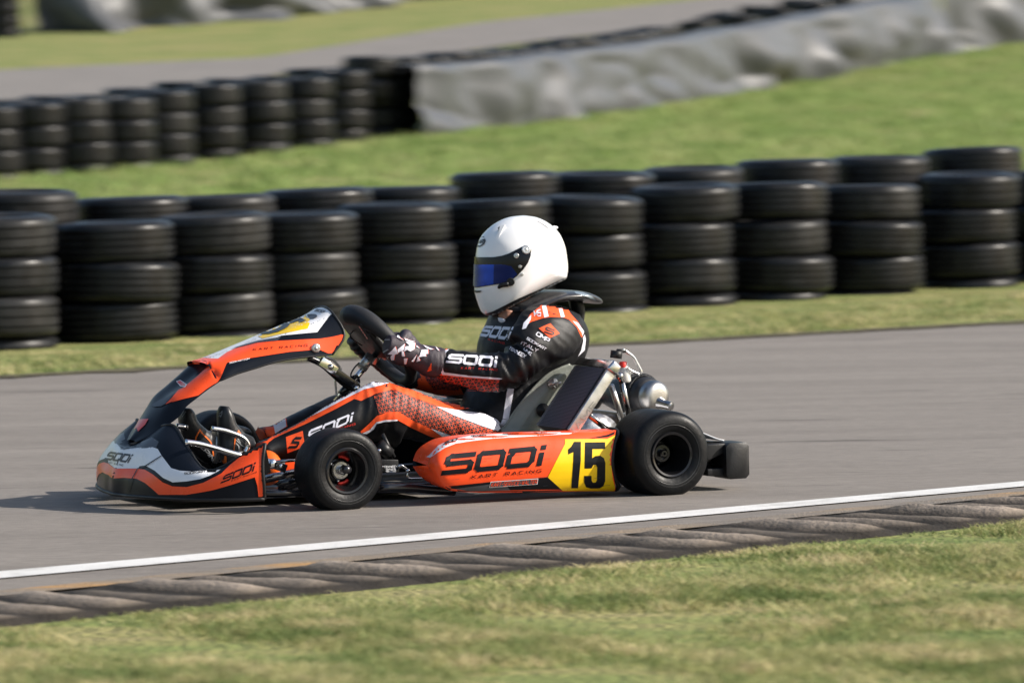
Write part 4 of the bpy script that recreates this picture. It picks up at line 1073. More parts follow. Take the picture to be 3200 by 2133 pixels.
def remesh(pm, vox, smooth=2, fac=.5):
    me = bpy.data.meshes.new('tmp'); me.from_pydata(pm.v, [], pm.f); ob = bpy.data.objects.new('tmp', me); COL.objects.link(ob)
    m = ob.modifiers.new('r', 'REMESH'); m.mode = 'VOXEL'; m.voxel_size = vox
    if smooth:
        s = ob.modifiers.new('s', 'SMOOTH'); s.iterations = smooth; s.factor = fac
    dg = bpy.context.evaluated_depsgraph_get(); ev = ob.evaluated_get(dg); e = ev.to_mesh()
    n = len(e.vertices); co_ = np.empty(n * 3); e.vertices.foreach_get('co', co_); co_ = co_.reshape(-1, 3)
    no = np.empty(n * 3); e.vertices.foreach_get('normal', no); no = no.reshape(-1, 3)
    fs = [tuple(p.vertices) for p in e.polygons]
    ev.to_mesh_clear(); bpy.data.objects.remove(ob); bpy.data.meshes.remove(me)
    out = PM(); out.v = [tuple(c) for c in co_]; out.f = fs; out.m = [0] * len(fs)
    return out, no

# fabrics
def fabric(name, col, rough=.62, dots=None):
    m = mat(name, col, rough, 0, 0, (900, .0004), .28, (18, .08), .0); return m
S_blk = fabric('black_fabric', (.006, .006, .0075), .45)
S_or = fabric('orange_fabric', (.88, .095, .02), .55)
S_wh = fabric('white_fabric', (.72, .72, .80), .6)
S_red = fabric('red_fabric', (.6, .03, .02), .6)
def lattice_mat(name, col, fade=None):
    m = bpy.data.materials.new(name); m.use_nodes = True; nt = m.node_tree; b = nt.nodes['Principled BSDF']; b.inputs['Roughness'].default_value = .6
    tc = nt.nodes.new('ShaderNodeTexCoord'); sp = nt.nodes.new('ShaderNodeSeparateXYZ'); nt.links.new(tc.outputs['Object'], sp.inputs[0])
    def mth(op, a, b_=None):
        n = nt.nodes.new('ShaderNodeMath'); n.operation = op
        for i, x in enumerate((a, b_)):
            if x is None: continue
            if isinstance(x, (int, float)): n.inputs[i].default_value = x
            else: nt.links.new(x, n.inputs[i])
        return n.outputs[0]
    pitch = .0125; mn = None
    for an in (-20, 40, 100):
        a = R(an); u = mth('ADD', mth('MULTIPLY', sp.outputs[0], math.cos(a) / pitch), mth('MULTIPLY', sp.outputs[2], math.sin(a) / pitch))
        d_ = mth('ABSOLUTE', mth('SUBTRACT', mth('FRACT', mth('ADD', u, 100)), .5))      # 0 at centre .5 at line
        mn = d_ if mn is None else mth('MAXIMUM', mn, d_)
    # gradient along x
    gr = nt.nodes.new('ShaderNodeMapRange'); gr.inputs[1].default_value = fade[0]; gr.inputs[2].default_value = fade[1]; gr.inputs[3].default_value = fade[2]; gr.inputs[4].default_value = fade[3]
    nt.links.new(sp.outputs[0], gr.inputs[0])
    k = mth('GREATER_THAN', mn, gr.outputs[0])
    mx = nt.nodes.new('ShaderNodeMix'); mx.data_type = 'RGBA'; mx.inputs[6].default_value = (.014, .012, .013, 1); mx.inputs[7].default_value = (*col, 1)
    nt.links.new(k, mx.inputs[0]); nt.links.new(mx.outputs[2], b.inputs['Base Color']); return m
S_lat = lattice_mat('lattice_fabric', (.84, .085, .02), (-.35, -.05, .46, .385))
S_lat2 = lattice_mat('sleeve_lattice_fabric', (.60, .05, .02), (-.25, .05, .40, .47))

pm = PM()
# near leg: shin, knee, thigh
limb(pm, [(B(-30, 850), B(10, 1010), -.15, .050), (B(110, 790), B(120, 1010), -.15, .052), (B(250, 715), B(280, 1030), -.16, .056), (B(420, 620), B(480, 1000), -.17, .062), (B(620, 500), B(760, 900), -.18, .068),
          (B(820, 395), B(1000, 840), -.185, .072), (B(980, 318), B(1090, 840), -.19, .076), (B(1120, 284), B(1170, 860), -.19, .078), (B(1290, 315), B(1240, 900), -.19, .080),
          (C(700, 990), C(590, 1460), -.185, .082), (C(900, 1060), C(820, 1500), -.18, .085), (C(1150, 1140), C(1100, 1560), -.17, .09), (C(1400, 1220), C(1330, 1570), -.16, .09), (C(1560, 1330), C(1500, 1570), -.14, .07)], 28, 4)
# far leg
limb(pm, [(B(-40, 700), B(0, 860), .08, .048), (B(100, 690), B(120, 850), .08, .05), (B(250, 605), B(280, 850), .09, .056), (B(450, 510), B(480, 840), .10, .062), (B(680, 402), B(700, 800), .11, .07),
          (B(900, 345), B(900, 760), .12, .075), (B(1100, 315), B(1100, 760), .12, .078), (C(700, 1000), C(650, 1400), .12, .08), (C(1000, 1100), C(950, 1480), .12, .09), (C(1450, 1180), C(1400, 1560), .10, .09)], 24, 4)
# torso
limb(pm, [(T(1060, 950), T(1210, 1010), -.02, .15), (T(1070, 925), T(1240, 985), -.02, .165), (T(1085, 890), T(1270, 930), -.02, .16), (T(1102, 850), T(1305, 880), -.02, .15), (T(1104, 810), T(1330, 830), -.02, .16),
          (T(1112, 775), T(1342, 785), -.02, .175), (T(1124, 750), T(1335, 745), -.02, .175), (T(1135, 722), T(1310, 712), -.02, .13), (T(1150, 712), T(1280, 700), -.02, .09)], 32, 4)
# near arm
limb(pm, [(C(1010, 590), C(965, 870), -.18, .044), (C(1100, 596), C(1060, 905), -.19, .048), (C(1250, 625), C(1200, 945), -.205, .052), (C(1420, 648), C(1370, 985), -.225, .056), (C(1590, 655), C(1540, 1000), -.245, .06),
          (C(1720, 590), C(1720, 960), -.26, .064), (C(1800, 540), C(1860, 890), -.265, .068), (D(590, 1250), D(900, 1560), -.26, .072), (D(650, 1150), D(1070, 1500), -.25, .076), (D(700, 1060), D(1200, 1350), -.225, .078), (D(790, 1000), D(1240, 1200), -.19, .08), (D(900, 980), D(1200, 1080), -.13, .07)], 28, 4)
# far arm
limb(pm, [(C(770, 800), C(720, 970), .17, .042), (C(900, 820), C(850, 1010), .18, .048), (C(1050, 830), C(1050, 1060), .20, .052), (C(1250, 800), C(1280, 1080), .22, .06), (C(1420, 700), C(1550, 1000), .22, .066), (C(1500, 560), C(1800, 860), .20, .07), (C(1600, 430), C(1950, 650), .15, .07)], 24, 4)
suit, no = remesh(pm, .0062, 5, .6)
print('suit verts', len(suit.v))
# cloth folds
elb = K(C(1650, 800), -.25); kne = K(B(1180, 500), -.19); sho = K(D(900, 1250), -.25); hip = K(C(1350, 1350), -.17); wri = K(C(1080, 740), -.2)
def fold(p):
    f = 0
    for c_, r_, k_, amp, seed, dr in ((elb, .13, 42, .013, 1, (1, .3)), (kne, .14, 36, .010, 2, (.95, -.25)), (hip, .16, 30, .006, 3, (.8, .6)), (sho, .16, 30, .007, 4, (.5, .8)), (wri, .10, 40, .006, 5, (1, .1))):
        d = (p - c_).length
        if d < r_ * 1.6:
            w_ = math.exp(-(d / r_) ** 2 * 1.6)
            q = Vector((p.x * dr[0] + p.z * dr[1], p.y * .5, (p.z * dr[0] - p.x * dr[1]) * .22))
            n_ = noise.noise(q * k_ + Vector((seed * 7, 0, 0)))
            f += amp * w_ * (1 - 2.2 * abs(n_))
    f += .0022 * noise.noise(p * 14) + .0008 * noise.noise(p * 45)
    return f
suit.v = [tuple(Vector(v) + Vector(n) * fold(Vector(v))) for v, n in zip(suit.v, no)]
SO = .00045
def sd(polys, mi, layer=1, step=5, rule='union', jump=.08, yr=(-9, 9)): suit.decal(polys, mi, layer, rule, step, off=SO, jump=jump, yr=yr)
# 1 orange 2 white 3 lattice 4 sleeve lattice 5 red
# --- legs
sd([L(B, (-60, 860), (40, 835), (110, 780), (420, 600), (700, 440), (960, 312), (1090, 280), (1200, 290), (1400, 358), (1809, 478), (1809, 560), (1500, 470), (1290, 400), (1220, 352), (1110, 380), (1060, 395), (930, 458), (865, 440), (700, 530), (420, 670), (230, 755), (110, 810), (55, 860), (0, 960), (-60, 960))], 1, 1, jump=.14, yr=(-9, -.06))
sd([L(B, (410, 606), (560, 505), (800, 370), (960, 300), (1090, 270), (1190, 290), (1110, 314), (960, 350), (800, 430), (560, 556), (440, 614))], 2, 2, jump=.14, step=4, yr=(-9, -.06))
sd([L(B, (-70, 690), (100, 650), (220, 590), (235, 700), (120, 765), (50, 830), (-70, 880))], 1, 1, jump=.14, yr=(-.03, 9))
sd([L(B, (100, 670), (150, 620), (215, 585), (225, 700), (120, 765))], 2, 2, jump=.14, yr=(-.03, 9))
sd([L(B, (60, 850), (110, 812), (230, 757), (420, 672), (600, 585), (600, 1000), (300, 1010), (100, 1010), (50, 960), (40, 880))], 0, 2)
sd([L(B, (222, 800), (380, 742), (396, 850), (350, 905), (235, 948))], 1, 3)
sd(text_polys('S', [B(305, 800), B(380, 800), B(238, 905), B(330, 900)], .24, {'S': (1.3, [[(1.2, .9), (.25, .9), (.1, .75), (.15, .55), (1.05, .5), (1.15, .35), (1.1, .1), (0, .1)]])}), 0, 5, 4)
sd(text_polys('SODi', L(B, (440, 735), (862, 565), (420, 850), (845, 650)), .22, LOGO, .12), 2, 4, 4)
sd(text_polys('RACING', L(B, (640, 735), (875, 665), (638, 752), (872, 682)), .2, GL, .5), 5, 4, 4)
lat = L(C, (370, 1060), (440, 1020), (590, 1000), (700, 1050), (980, 1150), (1150, 1230), (1330, 1320), (1570, 1400), (1540, 1450), (1180, 1470), (1000, 1410), (760, 1300), (620, 1210), (500, 1215), (420, 1235), (400, 1140))
sd([lat], 3, 2)
sd([L(C, (430, 1240), (500, 1212), (610, 1208), (760, 1300), (930, 1375), (1110, 1500), (1060, 1500), (900, 1440), (730, 1362), (600, 1290), (480, 1300), (400, 1320), (330, 1390), (240, 1420), (240, 1400), (320, 1330), (400, 1250))], 1, 3)
sd([L(C, (600, 1298), (480, 1308), (400, 1325), (370, 1380), (300, 1425), (255, 1420), (330, 1385), (395, 1310), (480, 1290), (600, 1286))], 2, 4)
sd([L(C, (930, 1372), (1190, 1462), (1160, 1485), (1110, 1500))], 2, 4)
sd([L(C, (980, 1160), (1180, 1195), (1400, 1225), (1480, 1240), (1580, 1290), (1640, 1350), (1580, 1400), (1400, 1340), (1150, 1245))], 2, 4, jump=.14, yr=(-9, -.06))
sd([L(C, (560, 985), (700, 985), (1000, 1085), (1310, 1180), (1180, 1195), (985, 1155), (700, 1050), (590, 1000))], 1, 3, jump=.14, yr=(-9, -.06))
# side stripe on the torso
sd([L(C, (1680, 985), (1745, 985), (1690, 1290), (1635, 1275))], 2, 2)
sd([L(C, (1635, 1280), (1690, 1290), (1650, 1350), (1610, 1330))], 2, 3)
# --- near sleeve
sd([L(C, (960, 800), (965, 650), (1030, 610), (1100, 590), (1060, 660), (1050, 790), (1060, 830), (1300, 860), (1600, 885), (1600, 905), (1300, 885), (1060, 860), (1020, 880))], 1, 1)
sd([L(C, (985, 660), (1040, 615), (1110, 600), (1050, 665), (1042, 720), (1050, 800), (1060, 822), (1300, 855), (1600, 878), (1630, 886), (1600, 895), (1300, 872), (1040, 845), (1010, 770))], 2, 3)
sd([L(C, (1000, 850), (1300, 880), (1600, 900), (1590, 1010), (1300, 1010), (1080, 930), (960, 880), (960, 820))], 4, 2)
sd(text_polys('SODi', L(C, (1110, 645), (1585, 672), (1080, 730), (1575, 778)), .24, LOGO, .12), 2, 4, 4)
sd(text_polys('KART RACING', L(C, (1230, 772), (1585, 790), (1225, 790), (1580, 808)), .16, GL, .7), 5, 4, 3)
# far sleeve
sd([L(C, (740, 980), (820, 815), (880, 830), (900, 860), (1200, 930), (1250, 1040), (1000, 1060), (820, 1000))], 1, 1)
sd([L(C, (860, 830), (1200, 920), (1200, 1000), (960, 990), (880, 900))], 4, 3)
# --- shoulder
sd([L(D, (690, 1190), (760, 1070), (870, 980), (960, 962), (1080, 966), (1130, 1060), (1200, 1140), (1250, 1220), (1265, 1300), (1240, 1300), (1190, 1190), (1120, 1120), (1070, 1100), (950, 1095), (880, 1105), (770, 1140))], 1, 1)
sd([L(D, (865, 982), (905, 975), (930, 1090), (890, 1100))], 2, 2); sd([L(D, (1008, 965), (1040, 965), (1078, 1095), (1045, 1100))], 2, 2)
sd([L(D, (685, 1210), (700, 1150), (770, 1075), (765, 1120), (720, 1200))], 2, 2)
sd([L(D, (1150, 1130), (1200, 1150), (1255, 1225), (1272, 1300), (1262, 1400), (1200, 1460), (1230, 1400), (1250, 1310), (1235, 1240), (1195, 1180))], 2, 2)
sd(text_polys('MS', L(D, (795, 1045), (855, 1030), (800, 1090), (858, 1085)), .22, GL, .2), 2, 3, 4)
sd([L(D, (838, 1200), (945, 1155), (1030, 1248), (940, 1290))], 1, 3)
sd(text_polys('S', L(D, (905, 1180), (985, 1215), (890, 1240), (975, 1268)), .2, LOGO), 0, 5, 3)
sd(text_polys('OMP', L(D, (830, 1235), (940, 1300), (812, 1262), (920, 1330)), .22, GL, .2), 2, 4, 3)
sd(text_polys('SODIKART', L(D, (738, 1284), (910, 1385), (725, 1300), (895, 1402)), .2, GL, .2), 2, 4, 3)
sd(text_polys('ITALY', L(D, (690, 1320), (835, 1392), (675, 1344), (822, 1420)), .2, GL, .25), 2, 4, 3)
sd(text_polys('TEKNEEX', L(D, (575, 1372), (725, 1450), (560, 1392), (705, 1475)), .18, GL, .2), 2, 4, 3)
sd(text_polys('UNE', L(D, (712, 1378), (775, 1430), (702, 1398), (765, 1452)), .2, GL, .2), 2, 4, 3)
# chest
sd(text_polys('SODi', L(D, (345, 1175), (610, 1190), (285, 1270), (560, 1310)), .24, LOGO, .12), 2, 3, 4)
sd(text_polys('RACING', L(D, (375, 1295), (525, 1330), (372, 1310), (520, 1345)), .18, GL, .6), 5, 3, 3)
suit.build('race_suit', [S_blk, S_or, S_wh, S_lat, S_lat2, S_red], person, org=ORG)
print('suit faces', len(suit.f))

# ---------------- body under the clothes: one continuous figure
M_skin = mat('skin', (.30, .14, .09), .5, 0, 0, (120, .0008), .4)
bp = PM()
limb(bp, [(B(60, 850), B(80, 960), -.15, .035), (B(480, 650), B(560, 880), -.17, .045), (B(1080, 340), B(1120, 700), -.19, .055), (C(900, 1100), C(850, 1400), -.18, .06), (C(1450, 1260), C(1400, 1500), -.15, .06)], 16, 3)
limb(bp, [(B(80, 720), B(100, 820), .08, .035), (B(480, 560), B(520, 760), .10, .045), (B(1080, 370), B(1080, 680), .12, .055), (C(1000, 1130), C(950, 1400), .12, .06), (C(1450, 1230), C(1400, 1500), .10, .06)], 16, 3)
limb(bp, [(T(1090, 950), T(1200, 990), -.02, .12), (T(1110, 890), T(1250, 920), -.02, .13), (T(1120, 810), T(1310, 825), -.02, .15), (T(1130, 760), T(1315, 755), -.02, .15), (T(1150, 730), T(1290, 715), -.02, .10), (T(1150, 712), T(1235, 700), -.02, .045), (T(1150, 690), T(1215, 668), -.02, .045), (T(1130, 650), T(1240, 640), -.02, .07), (T(1130, 600), T(1260, 590), -.02, .078), (T(1150, 550), T(1250, 540), -.02, .06), (T(1190, 530), T(1215, 525), -.02, .02)], 24, 3)
limb(bp, [(C(620, 560), C(600, 680), -.16, .03), (C(1010, 650), C(985, 800), -.18, .03), (C(1590, 720), C(1540, 930), -.245, .04), (D(750, 1200), D(1000, 1400), -.25, .05), (D(900, 1050), D(1150, 1150), -.16, .055)], 16, 3)
limb(bp, [(C(560, 760), C(540, 900), .16, .03), (C(900, 850), C(860, 970), .18, .035), (C(1400, 780), C(1480, 940), .21, .045), (C(1600, 500), C(1850, 640), .16, .055)], 16, 3)
body, no2 = remesh(bp, .009, 2)
body.build('body', M_skin, person, org=ORG)
# neck seen below the helmet: balaclava
pm = PM(); limb(pm, [(D(470, 1165), D(800, 1110), -.03, .085), (D(520, 1120), D(800, 1030), -.03, .088), (D(575, 1075), D(800, 980), -.03, .085)], 24, 3); pm.build('suit_collar', S_blk, person, org=ORG)
pm = PM(); limb(pm, [(D(560, 1140), D(700, 1160), -.03, .066), (D(500, 1085), D(760, 1060), -.03, .070), (D(470, 1010), D(830, 960), -.03, .075)], 24, 3); pm.build('balaclava', mat('balaclava_cloth', (.02, .02, .024), .8), person, org=ORG)
pm = PM(); limb(pm, [(D(490, 1130), D(540, 1140), -.055, .03), (D(475, 1080), D(570, 1100), -.06, .03), (D(500, 1020), D(590, 1040), -.06, .03)], 16, 3); pm.build('chin', M_skin, person, org=ORG)
pm = PM(); limb(pm, [(D(480, 1160), D(540, 1160), -.065, .02), (D(470, 1100), D(520, 1125), -.07, .02)], 14, 2); pm.build('undershirt', S_wh, person, org=ORG)

# ---------------- neck brace
pm = PM()
limb(pm, [(D(600, 980), D(590, 1060), -.04, .10), (D(760, 905), D(700, 1040), -.04, .125), (D(900, 852), D(880, 965), -.04, .135), (D(1050, 842), D(1050, 945), -.04, .13), (D(1180, 850), D(1180, 942), -.04, .115), (D(1290, 885), D(1280, 965), -.04, .09), (D(1360, 925), D(1350, 972), -.04, .06), (D(1380, 945), D(1375, 970), -.04, .03)], 28, 4, pw=.8)
pm.decal([L(D, (1165, 862), (1240, 868), (1330, 905), (1372, 940), (1360, 942), (1280, 905), (1180, 882))], 1, 2, step=4)
pm.build('neck_brace', [mat('carbon', (.03, .03, .034), .35, 0, .3, None, .5, (60, .3)), mat('brace_edge', (.25, .3, .34), .2, .3)], person, org=ORG)
pm = PM(); limb(pm, [(D(1120, 940), D(1235, 950), -.04, .03), (D(1150, 1050), D(1255, 1040), -.04, .03), (D(1190, 1170), D(1240, 1180), -.04, .02)], 14, 3); pm.build('brace_strut', P_blk, person, org=ORG)

# ---------------- helmet
HC = (680, 640)
hv = -.02
def hp(x, y, v=hv): return K(D(x, y), v)
hc = hp(*HC)
outl = [(700, 156), (820, 172), (930, 222), (1020, 300), (1080, 420), (1106, 560), (1112, 640), (1104, 700), (1085, 745), (960, 800), (820, 862), (660, 940), (520, 1010), (420, 1062), (340, 1082), (300, 1060), (270, 1000), (240, 915), (228, 860), (228, 800), (232, 700), (236, 600), (244, 520), (262, 430), (300, 345), (370, 275), (460, 215), (570, 172)]
SX = .905       # narrow the outline: the round flanks add width from this angle
op = []
for p in outl:
    q = hp(*p); op.append(Vector((hc.x + (q.x - hc.x) * SX, 0, q.z)))
op = cr(op + [op[0]], 4)[:-1]
WH = .124
rows = []; NPH = 40; n_o = len(op)
for i in range(NPH + 1):
    t = -1 + 2 * i / NPH; sg = 1 if t > 0 else -1
    rho = max(1e-4, math.cos(t * math.pi / 2)); yy = sg * WH * (1 - rho ** 2.5) ** (1 / 2.1)
    cc = rho
    rows.append([Vector((hc.x + (p.x - hc.x) * cc, hv + yy * (1 - .12 * (min(0, (p.x - hc.x) * cc) / .15) ** 2), hc.z + (p.z - hc.z) * cc)) for p in op])
helm = empty('helmet', (0, 0, 0)); helm.parent = person
pm = PM(); pm.grid(rows, 0, True)
M_hw = mat('white_gelcoat', (.86, .86, .87), .18, 0, .5, None, .5)
P_visb = mat('visor_black', (.004, .004, .007), .12, 0, 0, None, .35)
P_blue = mat('visor_blue', (.002, .035, .34), .08, .55, .15, None, .5, (9, .5))
base = PM(); base.v = list(pm.v); base.f = list(pm.f)
def hd(poly, mi, layer, tgt=None, mir=True, step=5, off=.0009, rule='union'):
    t = tgt or pm; a0 = len(t.v)
    # mirror about the helmet's own centre plane
    t.bv = base.bvh(); n0 = len(t.f)
    t.decal(poly, mi, layer, rule, step, False, off, .06)
    if mir:
        vs = t.v[a0:]; fs = [tuple(k - a0 for k in f) for f in t.f[n0:]]; ms = t.m[n0:]
        mv = [(x, 2 * hv - y, z) for x, y, z in vs]
        keep = [(f, m_) for f, m_ in zip(fs, ms) if sum(mv[k][1] for k in f) / len(f) > hv + .002]
        t.add(mv, [f[::-1] for f, _ in keep], [m_ for _, m_ in keep])
dome = L(D, (200, 545), (420, 543), (500, 530), (560, 510), (620, 480), (690, 444), (722, 434), (752, 446), (768, 475), (762, 530), (740, 590), (700, 650), (640, 715), (598, 748), (500, 785), (400, 802), (240, 828), (190, 830))
hd([L(D, (310, 400), (345, 372), (350, 395), (335, 425), (300, 448), (262, 450), (262, 430), (285, 370), (330, 352), (345, 366), (310, 356), (288, 376), (270, 428), (296, 438), (325, 418), (342, 388))], 1, 2, mir=False, step=3)
hd(text_polys('AR', L(D, (298, 385), (338, 380), (282, 418), (322, 415)), .25, GL, .2), 1, 2, mir=False, step=3)
hd([L(D, (225, 842), (250, 835), (262, 842), (320, 846), (300, 872), (262, 880), (225, 880))], 2, 1, mir=True, step=4)
hd([L(D, (262, 852), (312, 849), (305, 865), (268, 872))], 1, 3, mir=True, step=3)
hd([L(D, (780, 198), (850, 222), (910, 262), (958, 320), (905, 265), (850, 227))], 1, 2, mir=False, step=3)
hd([L(D, (330, 1070), (420, 1040), (660, 918), (960, 790), (1090, 730), (1110, 700), (1120, 760), (700, 990), (340, 1110))], 1, 1)
pm.build('helmet_shell', [M_hw, mat('helmet_trim', (.02, .02, .022), .4), M_hw], helm, org=ORG)
vz = PM(); hd([dome], 0, 3, vz, step=5); hd([L(D, (200, 612), (500, 610), (580, 625), (640, 700), (600, 740), (500, 782), (400, 797), (240, 822), (190, 820))], 1, 4, vz, step=5)
hd([L(D, (430, 611), (520, 612), (585, 626), (640, 700), (600, 740), (500, 782), (425, 793))], 2, 5, vz, step=5)
vz.build('visor', [P_visb, P_blue, mat('visor_deep_blue', (.001, .012, .12), .10, .4, 0, None, .4)], helm, org=ORG, solid=0)
pm = PM(); pm.tube([hp(*p, v=hv) + Vector((0, 0, 0)) for p in ()] or [hc, hc + Vector((0, .001, 0))], .001, 4)
def on_helm(x, y):
    for k in range(30):
        d = rayl(D(x + (HC[0] - x) * k * .02, y + (HC[1] - y) * k * .02)); h, n_, _, _ = base.bvh().ray_cast(CAML, d)
        if h is not None: break
    if n_.dot(d) > 0: n_ = -n_
    return h, n_
def disc(pm_, x, y, r_, t_, mi=0, prof=None):
    h, n_ = on_helm(x, y); o = n_.orthogonal().normalized(); M_ = Matrix((o, n_, o.cross(n_))).transposed()
    pm_.lathe(prof or [(0, r_), (t_ * .7, r_), (t_, r_ * .85), (t_ * .6, r_ * .55), (t_ * .9, r_ * .3), (t_ * .9, .0001)], 24, 'Y', h, mi, M=M_)
pm = PM(); disc(pm, 720, 474, .0145, .007); disc(pm, 630, 530, .0085, .006); disc(pm, 664, 630, .0055, .005); disc(pm, 685, 702, .005, .005); pm.build('visor_pivot', M_alu, helm, org=ORG)
pm = PM(); disc(pm, 580, 770, .013, .009); h1, n1 = on_helm(560, 790); h2, n2 = on_helm(500, 800); h3, n3 = on_helm(470, 825); pm.tube([h1 + n1 * .004, h2 + n2 * .006, h3 + n3 * .004], [.009, .008, .004], 10, smooth=3); pm.build('visor_latch', P_blk, helm, org=ORG)
pm = PM()
a_, na = on_helm(490, 275); b_, nb_ = on_helm(535, 262); c_, nc = on_helm(440, 370); d_p, nd = on_helm(470, 360)
pm.add([a_ + na * .001, b_ + nb_ * .010, a_ + na * .010, c_ + nc * .0005, d_p + nd * .0005, b_ + nb_ * .0005], [(2, 1, 4, 3), (2, 3, 0), (1, 5, 4), (0, 5, 1, 2)], 0)
h, n_ = on_helm(470, 290); pm.add([h + n_ * .009 + Vector((0, -.001, 0)), a_ + na * .0105, c_.lerp(a_, .5) + na * .009, c_.lerp(a_, .65) + na * .006], [(0, 1, 2, 3)], 1)
h, n_ = on_helm(985, 262); pm.ball(h, (.014, .008, .006), 0)
pm.build('helmet_vent', [M_hw, P_blk], helm, smooth=False, org=ORG)

# ---------------- gloves
G_blk = mat('glove_black', (.014, .013, .016), .6, 0, 0, (300, .0008)); G_dk = mat('glove_dark', (.035, .026, .036), .6, 0, 0, (300, .0008))
def fist(pmx, v_, sgn, pts_w):
    P = wc + e2 * (v_) + en * .012
    out = e2 * sgn                              # away from the wheel centre
    for k in range(4):
        o = P + e1 * (.030 - k * .0195); ln = [.95, 1.05, 1.0, .85][k]; r0 = [.0105, .0108, .0105, .0095][k]
        pmx.tube([o + en * .034 + out * .004, o + en * .030 + out * .024 * ln, o + en * .004 + out * .036 * ln, o - en * .020 * ln + out * .028, o - en * .027 * ln + out * .004, o - en * .022 - out * .016 * ln, o - en * .008 - out * .024], [r0 * 1.1, r0 * 1.1, r0, r0, r0 * .95, r0 * .92, r0 * .8], 10, smooth=3)
    o = P + e1 * .012
    pmx.tube([o + en * .040 - out * .006 - e1 * .02, o + en * .030 - out * .020 + e1 * .012, o + en * .012 - out * .028 + e1 * .030, o - en * .006 - out * .022 + e1 * .038], [.014, .013, .0115, .010], 10, smooth=3)
    for f in (0, .5, 1):
        pmx.ball(P + e1 * (.022 - f * .045) + en * .036 + out * .004, (.021, .024, .022))
g = PM(); fist(g, -.150, -1, None)
limb(g, [(C(520, 455), C(470, 640), -.165, .03), (C(600, 462), C(555, 735), -.165, .036), (C(690, 492), C(650, 760), -.17, .038), (C(775, 538), C(725, 770), -.172, .038), (C(850, 552), C(800, 815), -.175, .040), (C(940, 566), C(880, 860), -.18, .044), (C(1060, 592), C(985, 878), -.183, .047)], 24, 4)
g, ng = remesh(g, .0034, 2)
def gf(p): return .0022 * (1 - 2 * abs(noise.noise(Vector((p.x * 60, p.y * 20, p.z * 16))))) * min(1, max(0, (p.x - wc.x - .02) / .05)) + .0006 * noise.noise(p * 80)
g.v = [tuple(Vector(v) + Vector(n) * gf(Vector(v))) for v, n in zip(g.v, ng)]
def gd(poly, mi, l=2, step=4): g.decal([poly], mi, l, 'union', step, off=.0006)
lf = [  # torn-leaf shaped print
 [(742, 925), (800, 870), (870, 795), (915, 920), (860, 935), (850, 1030), (800, 1030), (790, 965), (820, 935)], [(905, 850), (1035, 750), (1015, 860), (960, 880), (915, 905)],
 [(980, 870), (1015, 880), (1035, 970), (985, 965)], [(1045, 720), (1150, 730), (1215, 745), (1195, 850), (1130, 885), (1075, 855), (1020, 885), (1040, 800), (1120, 790)],
 [(905, 590), (960, 650), (1015, 690), (895, 640)], [(1020, 1000), (1080, 1000), (1060, 1095), (1025, 1095)], [(1020, 650), (1110, 690), (1210, 720), (1150, 725), (1050, 700)],
 [(1230, 780), (1290, 830), (1240, 815)], [(1145, 1050), (1245, 935), (1190, 1055)], [(1240, 1060), (1265, 960), (1305, 1040)], [(1280, 980), (1325, 860), (1440, 850), (1450, 925), (1395, 935), (1410, 970), (1340, 975)],
 [(1350, 775), (1450, 820), (1540, 850), (1480, 860), (1400, 820)], [(1570, 800), (1640, 880), (1600, 860)], [(1640, 800), (1750, 830), (1660, 830)]]
for pl in lf:
    gd([J(x + 9, y - 3) for x, y in pl], 2, 2); gd([J(x, y) for x, y in pl], 1, 4)
for pl in ([(590, 760), (620, 720), (680, 672), (780, 668), (785, 690), (690, 692), (640, 730), (605, 780), (560, 890), (550, 880)], [(640, 905), (750, 840), (755, 855), (660, 915), (680, 980), (760, 970), (735, 1070), (720, 1060), (735, 990), (670, 1000)], [(610, 550), (700, 532), (790, 555), (700, 545)]): gd([J(*p) for p in pl], 3, 3, 3)
for k in range(6): gd([J(x_, y_) for x_, y_ in ((1425 + k * 12, 1215 - k * 22), (1500, 1195 - k * 22), (1505, 1205 - k * 22), (1440 + k * 12, 1232 - k * 22))], 2, 3, 3)
g.build('glove', [G_dk, S_wh, S_or, mat('glove_piping', (.32, .30, .30), .5)], person, org=ORG)
g = PM(); fist(g, .150, 1, None)
limb(g, [(C(300, 560), C(250, 690), .165, .03), (C(400, 600), C(380, 780), .165, .034), (C(520, 650), C(500, 880), .17, .036), (C(640, 700), C(620, 955), .172, .04), (C(740, 780), C(725, 985), .175, .044), (C(800, 815), C(760, 975), .175, .046)], 24, 4)
g, ng = remesh(g, .0036, 2)
g.v = [tuple(Vector(v) + Vector(n) * gf(Vector(v))) for v, n in zip(g.v, ng)]
for k in range(9): gd([C(480 + k * 13, 800 + k * 19), C(508 + k * 13, 812 + k * 19), C(512 + k * 13, 820 + k * 19), C(486 + k * 13, 808 + k * 19)], 1, 2, 3)
g.build('glove', [G_blk, S_red, S_or], person, org=ORG)

